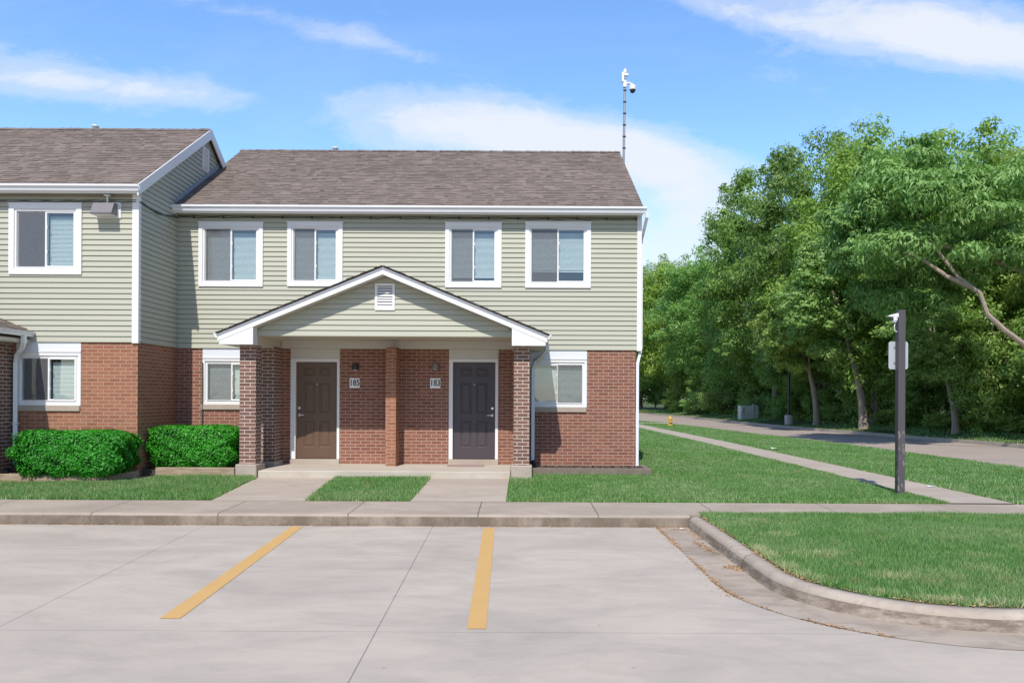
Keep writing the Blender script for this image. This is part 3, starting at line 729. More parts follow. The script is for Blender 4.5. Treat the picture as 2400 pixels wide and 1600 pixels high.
# roof vents standing behind the ridges
for (x,y,zb,zt,lb) in ((-4.89,20.95,7.9,8.42,'small white plumbing vent behind the ridge of the end house'),(-9.95,18.6,7.6,8.17,'small white plumbing vent behind the ridge of the forward house')):
    t=thing('roof_vent',lb,'vent',(x,y,zb),'plumbing vents on the roofs'); m=MB(); m.lathe((x,y,zb),[(.04,0),(.04,zt-zb-.08)],12); m.build('pipe',M['galv'],t)
    m=MB(); m.lathe((x,y,zb),[(.05,zt-zb-.10),(.085,zt-zb-.05),(.08,zt-zb-.03),(0,zt-zb)],12); m.build('cap',M['white'],t)

# ---------------------------------------------------------------- fittings
def text_mesh(txt,size,name,mat,parent,loc):
    cu=bpy.data.curves.new(name,'FONT'); cu.body=txt; cu.size=size; cu.align_x='CENTER'; cu.align_y='CENTER'; cu.extrude=.0015; cu.offset=.0028; cu.space_character=.95
    to=bpy.data.objects.new(name+'_src',cu); col.objects.link(to); dg=bpy.context.evaluated_depsgraph_get(); dg.update()
    me=bpy.data.meshes.new_from_object(to.evaluated_get(dg)); bpy.data.objects.remove(to); me.name=name
    for v in me.vertices: x,y,z=v.co; v.co=(x*.92+loc[0],loc[1]-z,y*1.12+loc[2])
    me.materials.clear(); me.materials.append(mat); o=bpy.data.objects.new(name,me); link(o,parent); return o
for num,(a,b,c,d) in (('185',(819.5,843,886,908.6)),('183',(1008,1032,886,909.3))):
    x0,x1,z0,z1=SX(a,YM),SX(b,YM),SZ(d,YM,(a+b)/2),SZ(c,YM,(a+b)/2); cx,cz=(x0+x1)/2,(z0+z1)/2
    t=thing('house_number_sign',f'square white plate reading {num} in black on the brick beside the '+('brown door' if num=='185' else 'dark plum door'),'house number',(cx,YM,cz),'house number plates')
    m=MB(); m.box(x0,x1,YM-.012,YM-.001,z0,z1,bev=.003); m.build('plate',M['plate'],t)
    text_mesh(num,.165,'digits',M['letters'],t,(0,-.0135,0))
for (px,py,mt,lb) in ((834,860,M['dark'],'small dark wall light on the brick above the 185 plate'),(1021,859,M['greyl'],'small grey wall light on the brick above the 183 plate')):
    x,z=SX(px,YM),SZ(py,YM,px); t=thing('wall_light',lb,'wall light',(x,YM,z),'wall lights by the doors')
    m=MB(); m.box(x-.055,x+.055,YM-.02,YM-.001,z-.02,z+.07,bev=.006); m.build('mounting_plate',mt,t)
    m=MB(); m.lathe((x,YM-.085,z),[(.03,.075),(.062,.06),(.066,.0),(.072,-.055),(.068,-.06)],14); m.box(x-.025,x+.025,YM-.07,YM-.02,z+.02,z+.06); m.build('lamp_body',mt,t)
    m=MB(); m.lathe((x,YM-.085,z),[(.055,-.052),(.045,-.068),(.0,-.07)],12); m.build('lens',M['white'],t)
# floodlight on the forward house
fx,fz=SX(257,YW,495),SZ(494,YW,257)
t=thing('floodlight','grey box floodlight on a white plate under the eave of the forward house','floodlight',(fx,YW,fz))
m=MB(); m.box(fx-.235,fx+.235,YW-.045,YW-.012,fz-.15,fz+.155,bev=.006); m.build('mounting_plate',M['white'],t)
m=MB(); X0,X1=fx-.225,fx+.17
m.prism_x([(YW-.05,fz+.12),(YW-.05,fz-.10),(YW-.26,fz-.12),(YW-.27,fz-.09),(YW-.17,fz+.11)],X0,X1); m.build('housing',M['lampgrey'],t)
m=MB(); m.box(X0+.02,X1-.02,YW-.25,YW-.07,fz-.125,fz-.108); m.build('lens',M['white'],t)
m=MB(); m.tube([(fx,YW-.08,fz+.12),(fx,YW-.08,fz+.26)],.018,8); m.box(fx-.055,fx+.055,YW-.12,YW-.04,fz+.255,fz+.285,bev=.005); m.build('photocell',M['white_al'],t)
# doormat
t=thing('doormat','thin reddish doormat lying in front of the dark plum door','doormat',(-1.12,16.5,.43)); m=MB(); m.box(-1.5,-.74,16.30,16.60,.431,.447,bev=.004); m.build('mat',M['mat_rubber'],t)
# mast on the gable end
mx_,my_=2.66,20.75; mz0,mz1=6.6,10.42
t=thing('camera_mast','tall thin galvanised mast with white cameras rising at the right end of the roof','mast',(mx_,my_,mz0))
def mt(z): return mx_+.035*(z-mz0)/(mz1-mz0)
m=MB(); m.tube([(mt(mz0),my_,mz0),(mt(mz1),my_,mz1)],.026,10); m.tube([(mt(mz0)-.035,my_-.02,mz0),(mt(mz1-.5)-.03,my_-.02,mz1-.5)],.008,5)
m.build('pole',M['galv'],t)
for i in range(6): 
    m=MB(); z=8.35+i*.30; m.lathe((mt(z),my_,z),[(.045,-.012),(.045,.012)],10); m.build('band',M['dark'],t)
for z in (6.8,7.5): m=MB(); m.box(XR+.05,mt(z)+.04,my_-.03,my_+.03,z-.03,z+.03); m.build('wall_bracket',M['galv'],t)
zc=SZ(197,my_,1470); m=MB(); m.box(mt(zc)-.05,mt(zc)+.04,my_-.05,my_+.05,zc-.10,zc+.08,bev=.01)
m.tube([(mt(zc),my_,zc+.0),(mt(zc)+.10,my_,zc+.02),(mt(zc)+.19,my_,zc-.01),(mt(zc)+.20,my_,zc-.06)],[.035,.028,.026,.03],8); m.build('camera_arm',M['white'],t)
dx=mt(zc)+.20; m=MB(); m.lathe((dx,my_,zc-.12),[(.0,.085),(.07,.08),(.088,.05),(.088,-.03),(.08,-.04)],16); m.build('dome_camera',M['white'],t)
m=MB(); m.lathe((dx,my_,zc-.16),[(.078,.0),(.06,-.05),(.03,-.075),(0,-.08)],14); m.build('dome_lens',M['lens'],t)
zt_=SZ(176,my_,1463); m=MB(); m.box(mt(zt_)-.09,mt(zt_)-.03,my_-.06,my_+.04,zt_-.20,zt_+.06,bev=.01); m.box(mt(zt_)-.08,mt(zt_)+.09,my_-.04,my_+.04,zt_-.03,zt_+.03,bev=.008); m.lathe((mt(zt_),my_,zt_+.09),[(.045,-.05),(.045,.04),(.02,.07),(0,.075)],10); m.build('antenna_unit',M['white'],t)

# ================================================================ ground
def slope(Y): return min(max((Y-12.65)/4.15,0),1)*.19
def smooth(t): t=np.clip(t,0,1); return t*t*(3-2*t)
def gh(X,Y):
    X=np.asarray(X,float);Y=np.asarray(Y,float)
    s=np.clip((Y-12.65)/4.15,0,1)*.19
    return .185+s*(1-smooth((X-2.5)/4.0))*(1-.0*Y)
ROADN=[(12.4,-30),(12.4,19),(12.1,29),(11.3,38),(10.3,49),(9.9,54),(8.6,60),(5,66),(-6,70),(-60,74)]
ROADF=[(18.2,-30),(18.2,29),(17.3,36),(16.2,44),(15.6,50),(15.2,60),(14.9,72),(13.6,84),(9,94),(-4,100),(-60,106)]
def pl_x(pl,Y):
    ys=[p[1] for p in pl]; xs=[p[0] for p in pl]; return np.interp(Y,ys,xs)
def verge_h(X,Y):
    e=pl_x(ROADF,np.minimum(Y,94)); d=np.asarray(X)-e
    return .22+.25*smooth(d/4)+.12*smooth((d-6)/10)
def gridmesh(name,mat,xf0,xf1,ys,nx,hf,parent=None,skirt=.3):
    m=MB(); rows=[]
    for y in ys:
        a,b=xf0(y),xf1(y); rows.append([(a+(b-a)*i/nx,y) for i in range(nx+1)])
    P=[[(x,y,float(hf(x,y))) for x,y in r] for r in rows]
    for j in range(len(P)-1):
        for i in range(nx): m.face([P[j][i],P[j][i+1],P[j+1][i+1],P[j+1][i]],.5,True)
    edge=[P[0][i] for i in range(nx+1)]+[P[j][nx] for j in range(1,len(P))]+[P[-1][i] for i in range(nx-1,-1,-1)]+[P[j][0] for j in range(len(P)-2,0,-1)]
    for i in range(len(edge)):
        a,b=edge[i],edge[(i+1)%len(edge)]; m.face([(a[0],a[1],a[2]-skirt),(b[0],b[1],b[2]-skirt),b,a])
    return m.build(name,mat,parent,weld=False)
c_=lambda v:(lambda y:v)
gm=MB(); gm.face([(-900,-900,-.08),(900,-900,-.08),(900,1400,-.08),(-900,1400,-.08)]); tag(gm.build('ground',M['verge']),kind='structure')
lm=MB(); lm.face([(-45,-40,0),(60,-40,0),(60,11.6,0),(-45,11.6,0)]); tag(lm.build('parking_lot',M['lot']),kind='structure')
for k,(a0,a1,ya,b0,b1,yb) in enumerate(((-3.24,-3.075,11.30,-2.985,-2.815,6.61),(-.512,-.352,11.28,-.415,-.262,6.36))):
    m=MB(); m.face([(b0,yb,.004),(b1,yb,.004),(a1,ya,.004),(a0,ya,.004)]); o=m.build('parking_line',M['paint']); tag(o,kind='structure')
# sidewalk with integral curb
prof=[(11.405,-.05),(11.405,.03),(11.415,.12),(11.43,.147),(11.455,.162),(11.50,.168),(12.1,.178),(12.66,.19),(12.66,-.05)]
m=MB(); m.prism_x(prof,-45,2.44); 
m.prism_x([(11.70,-.05),(11.70,.172),(12.66,.19),(12.66,-.05)],2.441,60)
m.prism_x([(11.52,-.05),(11.52,.169),(11.70,.172),(11.70,-.05)],2.441,2.62)
tag(m.build('sidewalk',M['walk']),kind='structure')
def strip(mb,pts,w,zf): pass
for (a0,a1,b0,b1) in ((-4.90,-3.42,-5.0,-3.52),(-1.74,-.22,-1.70,-.20)):
    m=MB(); 
    for (za,zb,ya,yb) in ((.188,.300,12.663,15.198),):
        ca,cb=a0,a1; m.face([(a0,ya,za+.004),(a1,ya,za+.004),(b1,yb,zb),(b0,yb,zb)])
        m.face([(a0,ya,0),(a0,ya,za+.004),(b0,yb,zb),(b0,yb,0)]); m.face([(a1,ya,0),(b1,yb,0),(b1,yb,zb),(a1,ya,za+.004)])
    tag(m.build('front_walk',M['walk2']),kind='structure')
# side path toward the back, and its spur to the street
def sidepath_x(y): return float(np.interp(y,[12,30,45,80],[6.87,6.88,6.6,6.0]))
m=MB(); ys=list(np.linspace(12.661,66,36))
for a,b in zip(ys,ys[1:]): 
    m.face([(sidepath_x(a),a,.205),(sidepath_x(a)+1.0,a,.205),(sidepath_x(b)+1.0,b,.205),(sidepath_x(b),b,.205)])
    m.face([(sidepath_x(a),a,0),(sidepath_x(a),a,.205),(sidepath_x(b),b,.205),(sidepath_x(b),b,0)]); m.face([(sidepath_x(a)+1,a,0),(sidepath_x(b)+1,b,0),(sidepath_x(b)+1,b,.205),(sidepath_x(a)+1,a,.205)])
m.box(-2,6.4,52,53.4,0,.209); m.box(7.4,10.0,52,53.4,0,.209)
tag(m.build('side_path',M['walk2']),kind='structure')
# road
m=MB(); ys=list(np.linspace(-30,66,60))
N=[(float(pl_x(ROADN,y)),y) for y in ys]; Fr=[(float(pl_x(ROADF,y)),y) for y in ys]
for i in range(len(ys)-1): m.face([(N[i][0],N[i][1],.10),(Fr[i][0],Fr[i][1],.10),(Fr[i+1][0],Fr[i+1][1],.10),(N[i+1][0],N[i+1][1],.10)])
m.face([(N[-1][0],66,.10),(Fr[-1][0],66,.10),(14.9,72,.10),(13.6,84,.10),(9,94,.10),(-4,100,.10),(-60,106,.10),(-60,74,.10),(-6,70,.10)])
tag(m.build('road',M['asphalt']),kind='structure')
m=MB()
for pl,sg in ((ROADF,1),(ROADN,-1)):
    for (a,b) in zip(pl,pl[1:]):
        d=Vector((b[0]-a[0],b[1]-a[1])).normalized(); n=Vector((d.y,-d.x))*sg*.16; z=.24 if sg>0 else .185
        m.face([(a[0],a[1],.09),(b[0],b[1],.09),(b[0],b[1],z),(a[0],a[1],z)]); m.face([(a[0],a[1],z),(b[0],b[1],z),(b[0]+n.x,b[1]+n.y,z),(a[0]+n.x,a[1]+n.y,z)])
tag(m.build('street_curb',M['walk2']),kind='structure')
# lawns
lawns=[]
def lawn(xf0,xf1,y0,y1,nx,ny,hf=gh):
    o=gridmesh('lawn',M['lawn'],xf0,xf1,list(np.linspace(y0,y1,ny)),nx,hf); tag(o,kind='structure')
lawn(c_(-45),lambda y:-4.9-.1*(y-12.66)/2.54-.003,12.661,15.19,8,6)
lawn(lambda y:-3.42-.1*(y-12.66)/2.54+.003,lambda y:-1.74+.04*(y-12.66)/2.54-.003,12.661,15.19,3,6)
lawn(c_(-45),c_(XI+2.0),15.191,16.79,8,4)
lawn(c_(-.2),lambda y:sidepath_x(y)-.004,12.661,16.79,10,8)
lawn(c_(XR+.002),lambda y:sidepath_x(y)-.004,16.791,66,6,30)
lawn(lambda y:sidepath_x(y)+1.004,lambda y:float(pl_x(ROADN,y))-.16,12.661,63,5,40)
lawn(c_(-60),c_(2.4),24.6,66,6,6)
# far verge
gridmesh('verge',M['verge'],lambda y:float(pl_x(ROADF,y))+.16,lambda y:float(pl_x(ROADF,y))+60,list(np.linspace(-25,94,60)),24,verge_h)
bpy.data.objects['verge']['kind']='structure'
m=MB(); m.face([(-60,107,.2),(10,94,.2),(75,94,.5),(200,200,.5),(-200,200,.2)]); tag(m.build('far_ground',M['verge']),kind='structure')
# island with curved curb
CX,CY=4.0,7.9
def curb_path(r,n=22):
    p=[(CX-r,11.39),(CX-r,10.2),(CX-r,9.0)]
    for i in range(n+1):
        a=math.pi+math.pi/2*i/n; p.append((CX+r*math.cos(a),CY+r*math.sin(a)))
    p+= [(6,CY-r),(9,CY-r),(14,CY-r),(60,CY-r)]; return p
def sweep(mb,prof):
    paths=[curb_path(r) for r,z in prof]
    for k in range(len(prof)-1):
        for i in range(len(paths[0])-1):
            mb.face([(*paths[k][i],prof[k][1]),(*paths[k][i+1],prof[k][1]),(*paths[k+1][i+1],prof[k+1][1]),(*paths[k+1][i],prof[k+1][1])],.5,True)
m=MB(); sweep(m,[(1.60,.008),(1.585,.03),(1.565,.105),(1.548,.135),(1.52,.150),(1.48,.155),(1.40,.155),(1.40,0)])
a=[(p[0],p[1]) for p in [(CX-1.6,11.39),(CX-1.4,11.39)]]; m.face([(a[0][0],11.39,0),(a[1][0],11.39,0),(a[1][0],11.39,.155),(a[0][0]+.06,11.39,.14)])
tag(m.build('island_curb',M['icurb'],weld=True),kind='structure')
m=MB(); sweep(m,[(2.04,.004),(1.8,.005),(1.60,.008)]); tag(m.build('gutter_pan',M['gutterpan']),kind='structure')
m=MB(); ip=curb_path(1.402); outer=[(60,11.692),(2.63,11.692)]
poly=[(p[0],p[1]) for p in ip[1:]]+[(60,11.695),(CX-1.402,11.695)]
m.face([(x,y,.155) for x,y in poly]); tag(m.build('island_lawn',M['lawn']),kind='structure')

# ---------------------------------------------------------------- grass
def blades(P,h,w,lean=.5):
    n=len(P); a=rng.uniform(0,2*math.pi,n); la=rng.uniform(0,2*math.pi,n); hh=h*rng.uniform(.55,1.25,n); ww=w*rng.uniform(.7,1.3,n)
    dx,dy=np.cos(a)*ww/2,np.sin(a)*ww/2; l=hh*lean*rng.uniform(0,1.3,n)
    V=np.empty((n,3,3)); z0=P[:,2]-.006
    V[:,0]=np.stack([P[:,0]-dx,P[:,1]-dy,z0],1); V[:,1]=np.stack([P[:,0]+dx,P[:,1]+dy,z0],1)
    V[:,2]=np.stack([P[:,0]+np.cos(la)*l,P[:,1]+np.sin(la)*l,z0+hh],1)
    return V.reshape(-1,3)
def tints(n): 
    t=rng.beta(1.3,1.3,n)*.93; s=rng.random(n)<.035; t[s]=rng.uniform(.94,1,s.sum()); return t
def vnoise(x,y,s,seed=0):
    r=np.random.default_rng(seed); v=0
    for k in range(5):
        a=r.uniform(0,6.28); f=s*r.uniform(.6,1.8); v=v+np.sin((x*np.cos(a)+y*np.sin(a))*f+r.uniform(0,6.28))
    return v/5
def sample(n,x0,x1,y0,y1,mask,hf,power=0):
    X=rng.uniform(x0,x1,n)
    if power: # density falling with distance
        u=rng.random(n); p=1-power+1e-3; Y=(y0**p+u*(y1**p-y0**p))**(1/p)
    else: Y=rng.uniform(y0,y1,n)
    jx,jy=.035*vnoise(X,Y,14,1),.035*vnoise(X,Y,14,2)
    k=mask(X+jx,Y+jy)&(X<.68*Y+1.2)&(X>-.68*Y-1.0)
    X,Y=X[k],Y[k]; return np.stack([X,Y,hf(X,Y)],1)
def grass(name,sets,lab=None):
    V=[];T=[]
    for P,h,w in sets:
        hh=h*(1+.28*vnoise(P[:,0],P[:,1],2.3,5)); V.append(blades(P,hh,w)); T.append(tints(len(P)))
    o=npmesh(name,np.concatenate(V),3,M['blade'],None,np.concatenate(T)); tag(o,kind='stuff'); return o
def isl(X,Y):
    r=np.hypot(X-CX,Y-CY); inb=np.where((X<CX)&(Y<CY),r<1.385,(X>CX-1.385)&(Y>CY-1.385)); return inb&(Y<11.70)
grass('grass',[(sample(330000,2.6,9.0,6.4,11.72,isl,lambda X,Y:X*0+.155),.062,.0075)])
def m1(X,Y):
    e=-4.9-.1*(Y-12.66)/2.54; ok=(X<e-.0)&(Y>12.66+.01)
    front=np.where(X<-7.62,14.28,np.where(X<-6.9,14.28+(X+7.62)*.55,15.10))
    return ok&(Y<front+.03*np.sin(X*7))
def m2(X,Y): f=(Y-12.66)/2.54; return (X>-3.42-.1*f+.0)&(X<-1.74+.04*f-.0)&(Y>12.67)&(Y<15.18)
def m3(X,Y): return (X>-.2)&(X<6.86)&(Y>12.67)&((Y<15.70)|(X>2.58))&(Y>15.16-5*((X>.22)|(Y<15.16)))
grass('grass',[(sample(110000,-10.5,-4.9,12.66,15.2,m1,gh),.075,.012),(sample(30000,-3.6,-1.7,12.66,15.2,m2,gh),.065,.012),
  (sample(150000,-.25,6.87,12.66,17.5,m3,gh),.055,.012)])
def m4(X,Y): return (X>2.55)&(X<np.interp(Y,[12,30,45,80],[6.87,6.88,6.6,6.0])-.01)&(Y>17.3)
def m5(X,Y): return (X>np.interp(Y,[12,30,45,80],[6.87,6.88,6.6,6.0])+1.0)&(X<pl_x(ROADN,Y)-.14)&~((Y>51.9)&(Y<53.5))
grass('grass',[(sample(150000,2.5,6.9,17.3,66,m4,gh,1.6),.06,.024),(sample(190000,7.5,12.4,12.66,62,m5,gh,1.5),.06,.022)])
def m6(X,Y): e=pl_x(ROADF,np.minimum(Y,94)); return (X>e+.15)&(X<e+5)&(vnoise(X,Y,.8,3)>-.25)
grass('grass',[(sample(60000,14,26,24,93,m6,verge_h,1.0),.09,.05)])

# dry litter
def flakes(P,s):
    n=len(P); a=rng.uniform(0,6.28,n); b=a+1.57; l=s*rng.uniform(.5,1.6,n); w=l*rng.uniform(.2,.5,n)
    V=np.empty((n,4,3)); t=rng.uniform(-.25,.25,(n,2))*l[:,None]
    ux,uy=np.cos(a)*l,np.sin(a)*l; vx_,vy_=np.cos(b)*w,np.sin(b)*w
    z=P[:,2]+.35*l*.5
    V[:,0]=np.stack([P[:,0]-ux,P[:,1]-uy,z-t[:,0]],1);V[:,1]=np.stack([P[:,0]+vx_,P[:,1]+vy_,z-t[:,1]],1);V[:,2]=np.stack([P[:,0]+ux,P[:,1]+uy,z+t[:,0]],1);V[:,3]=np.stack([P[:,0]-vx_,P[:,1]-vy_,z+t[:,1]],1)
    return V.reshape(-1,3)
def along(pts,n,sd,z,cl=None):
    pts=np.array(pts); seg=np.hypot(*(pts[1:]-pts[:-1]).T); c=np.r_[0,np.cumsum(seg)]; u=rng.uniform(0,c[-1],n)
    if cl is not None:
        keep=(np.sin(u*2.3)+np.sin(u*5.1+1)+np.sin(u*11.3+2))/3+rng.normal(0,.35,n)>cl; u=u[keep]
    x=np.interp(u,c,pts[:,0])+rng.normal(0,sd,len(u)); y=np.interp(u,c,pts[:,1])+rng.normal(0,sd,len(u)); return np.stack([x,y,np.full(len(u),z)],1)
pq=[p for p in curb_path(1.33) if p[0]<5 and p[1]<9.6]
Ps=np.concatenate([along(pq,5200,.05,.155,.1)]+[np.stack([rng.normal(a,.16,n_),rng.normal(b,.10,n_),np.full(n_,.155)],1) for a,b,n_ in ((3.3,8.6,350),(3.6,7.5,500),(4.6,7.9,420),(4.9,8.5,300),(5.6,7.3,350),(6.4,8.6,260),(3.2,9.8,250),(5.2,9.6,200))])
Ps=Ps[isl(Ps[:,0],Ps[:,1])]; Ps[:,2]+=.012
tag(npmesh('dry_grass',blades(Ps,np.full(len(Ps),.058),.008,.9),3,M['blade'],None,rng.uniform(.955,1,len(Ps))),kind='stuff')
gl_=[p for p in curb_path(2.03) if p[0]<3.0]
Pl=[along(gl_,3600,.010,.006,.0),along(gl_,900,.05,.006,.1),along([(-20,11.39),(2.40,11.39)],8500,.010,.004,.0),along([(p[0],p[1]) for p in curb_path(1.39) if p[0]<7],3200,.022,.165,-.15),
    along([(2.25,10.2),(2.33,9.5)],420,.035,.008),along([(2.30,8.75),(2.42,8.55)],520,.045,.008),along([(2.1,11.25),(2.40,11.1),(2.42,10.4)],500,.04,.008),
    along([(-9.5,14.20),(-7.6,14.22),(-6.9,14.9)],900,.05,.30),along([(-6.9,15.05),(-5.5,15.05)],600,.04,.31),along([(-3.4,12.71),(-1.8,12.71)],500,.02,.2),
    along([(6.95,12.74),(5.3,12.74)],420,.025,.2),along([(7.90,12.8),(7.9,22)],900,.03,.2),along([(2.6,15.7),(2.8,15.5)],260,.06,.33)]
P=np.concatenate(Pl); o=npmesh('leaf_litter',flakes(P,.011),4,M['litter'],None,rng.random(len(P))); tag(o,kind='stuff')
Pv=sample(26000,14,30,22,80,lambda X,Y:(X>pl_x(ROADF,np.minimum(Y,94))+.2)&(X<pl_x(ROADF,np.minimum(Y,94))+6)&(vnoise(X,Y,.5,9)>.05),verge_h,1.0)
o=npmesh('leaf_litter',flakes(Pv,.05),4,M['litter'],None,rng.random(len(Pv))); tag(o,kind='stuff')

# ---------------------------------------------------------------- planters and shrubs
t=thing('planter_edging','timber edging of the bed around the left shrub beside the forward house','edging',(-8.6,14.4,.28),'timber edged beds')
m=MB(); m.box(-9.6,-7.62,14.28,14.39,.24,.43,bev=.008); m.build('front_board',M['timber'],t)
m=MB(); m.prism_z([(-7.62,14.28),(-7.60,14.27),(-7.18,15.02),(-7.26,15.06),(-7.66,14.40)],.24,.432); m.build('side_board',M['timber'],t)
t2=thing('planter_edging','pale timber edging between the brick pillar and the side wall below the right shrub','edging',(-6.2,15.2,.3),'timber edged beds')
m=MB(); m.box(-6.93,-5.43,15.14,15.25,.26,.485,bev=.008); m.build('front_board',M['timber'],t2)
t3=thing('planter_edging','dark weathered timber edging of the empty mulch bed at the right corner','edging',(1.4,15.8,.33),'timber edged beds')
m=MB(); m.box(.24,2.60,15.72,15.83,.25,.455,bev=.008); m.build('front_board',M['timberd'],t3)
m=MB(); m.box(2.50,2.60,15.832,16.78,.25,.45,bev=.008); m.build('side_board',M['timberd'],t3)
def bed(x0,x1,y0,y1,z,poly=None):
    m=MB(); poly=poly or [(x0,y0),(x1,y0),(x1,y1),(x0,y1)]; m.prism_z(poly,z-.2,z); o=m.build('mulch_bed',M['mulch']); tag(o,kind='structure')
bed(-9.58,-7.3,14.391,15.06,.40,[(-9.58,14.391),(-7.665,14.391),(-7.28,15.06),(-9.58,15.06)]); bed(-7.23,-5.42,15.251,16.79,.44); bed(.26,2.498,15.832,16.79,.415)
P=[]
for x0,x1,y0,y1,z,n in ((.27,2.49,15.84,16.76,.42,5200),(-9.5,-7.5,14.4,15.0,.405,2500),(-7.2,-5.45,15.27,16.7,.445,2500)):
    P.append(np.stack([rng.uniform(x0,x1,n),rng.uniform(y0,y1,n),np.full(n,z)],1))
P=np.concatenate(P); o=npmesh('mulch_chips',flakes(P,.022),4,M['mulchchip'],None,rng.random(len(P))); tag(o,kind='stuff')
m=MB(); m.prism_z([(-7.6,14.1),(-7.0,14.5),(-5.5,14.97),(-5.5,15.14),(-6.95,15.14),(-7.22,15.3),(-7.22,15.0)],.2,.318); tag(m.build('bare_soil',M['dirt']),kind='structure')

def leafquads(C,Nrm,size,asp=.45,droop=.3):
    n=len(C); Nrm=Nrm/np.linalg.norm(Nrm,axis=1,keepdims=True)
    r=rng.normal(size=(n,3)); r[:,2]-=droop*1.5; t=r-(r*Nrm).sum(1,keepdims=True)*Nrm; t/=np.linalg.norm(t,axis=1,keepdims=True)+1e-9
    b=np.cross(Nrm,t); L=(size*rng.uniform(.6,1.35,n))[:,None]; W=L*asp
    V=np.empty((n,4,3)); V[:,0]=C-t*L*.5; V[:,1]=C+b*W*.5-t*L*.05+Nrm*L*.06; V[:,2]=C+t*L*.5; V[:,3]=C-b*W*.5-t*L*.05+Nrm*L*.06
    return V.reshape(-1,3)
def shrub(name,label,cx,cy,hx_,hy_,z0,z1,n,seed):
    t=thing(name,label,'shrub',(cx,cy,z0),'clipped shrubs')
    r=np.random.default_rng(seed)
    d=r.normal(size=(n,3)); d/=np.linalg.norm(d,axis=1,keepdims=True)
    p=8; s=(np.abs(d)**p).sum(1)**(-1/p)             # superellipsoid
    q=d*s[:,None]; h=(z1-z0)/2
    taper=np.where(q[:,2]<0,1-.22*(-q[:,2])**1.5,1-.04*q[:,2])
    lump=1+.05*np.sin(q[:,0]*9*hx_+seed)*np.sin(q[:,2]*6+1)+.04*np.sin(q[:,1]*9+q[:,0]*11+q[:,2]*8)+r.normal(0,.024,n)
    dep=1-.16*r.random(n)**1.3
    loc=np.stack([q[:,0]*hx_*taper*lump*dep,q[:,1]*hy_*taper*lump*dep,q[:,2]*h*(1+.03*np.sin(q[:,0]*6))*dep*(lump*.5+.5)+h],1)
    k=loc[:,2]>.02
    loc,q2=loc[k],q[k]; Nn=q2**3*np.array([1,1,1])+r.normal(0,.45,q2.shape)+np.array([0,0,.25])
    V=leafquads(loc,Nn,.048,.6,.0)
    tint=np.clip(r.beta(2,2,len(loc))+.1*np.sin(loc[:,0]*4),0,1)
    o=npmesh('foliage',V,4,M['box'],t,tint)
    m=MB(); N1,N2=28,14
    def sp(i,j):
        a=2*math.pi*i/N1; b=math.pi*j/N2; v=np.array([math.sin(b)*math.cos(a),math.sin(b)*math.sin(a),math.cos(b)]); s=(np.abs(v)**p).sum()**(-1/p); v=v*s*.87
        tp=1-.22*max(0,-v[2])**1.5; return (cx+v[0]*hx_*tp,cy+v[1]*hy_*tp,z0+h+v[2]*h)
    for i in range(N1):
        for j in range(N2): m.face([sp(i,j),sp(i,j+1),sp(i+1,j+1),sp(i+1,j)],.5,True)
    m.build('dark_core',M['boxcore'],t,weld=True)  # solid dark core filling the shrub, shade inside the foliage put into its colour
    return t
shrub('shrub','wide clipped green shrub in front of the forward house at the left edge',-8.12,14.60,1.00,.48,.36,1.20,44000,3)
shrub('shrub','clipped green shrub between the side wall and the left brick pillar',-6.34,15.72,.86,.48,.40,1.26,34000,4)

# ---------------------------------------------------------------- street things
px_,py_=6.62,13.87
t=thing('sign_post','dark square steel post beside the side path with a sign back and a camera','sign post',(px_,py_,.2))
m=MB(); m.box(px_-.062,px_+.062,py_-.06,py_+.06,.0,3.40,bev=.006); m.build('post',M['post'],t)
m=MB(); 
def rrect(x0,x1,z0,z1,r,n=5):
    o=[]
    for (cx,cz,a0) in ((x1-r,z1-r,0),(x0+r,z1-r,90),(x0+r,z0+r,180),(x1-r,z0+r,270)):
        for i in range(n+1): a=R(a0+90*i/n); o.append((cx+r*math.cos(a),cz+r*math.sin(a)))
    return o
m.prism_y(rrect(px_-.175,px_+.165,2.375,2.86,.04),py_+.066,py_+.070); m.build('sign_panel',M['signback'],t)
m=MB()
for z in (2.48,2.75): m.box(px_-.09,px_+.09,py_+.061,py_+.0655,z-.02,z+.02)
m.build('sign_bracket',M['galv'],t)
m=MB(); m.prism_y([(px_-.24,3.30),(px_-.07,3.345),(px_-.062,3.33),(px_-.062,3.27),(px_-.10,3.285),(px_-.235,3.285)],py_-.06,py_+.05); m.build('camera_hood',M['white'],t)
m=MB(); m.lathe((px_-.11,py_-.005,3.235),[(.0,-.06),(.035,-.05),(.052,-.015),(.055,.03),(.05,.05),(0,.05)],14); m.build('camera_body',M['white'],t)
m=MB(); m.lathe((px_-.145,py_-.02,3.245),[(0,-.03),(.026,-.02),(.03,.01),(0,.03)],10); m.build('lens',M['lens'],t)
m=MB(); m.tube([(px_-.09,py_,3.18),(px_-.115,py_-.01,3.12),(px_-.10,py_,3.05),(px_-.062,py_,3.02)],.008,6); m.build('cable',M['white'],t)
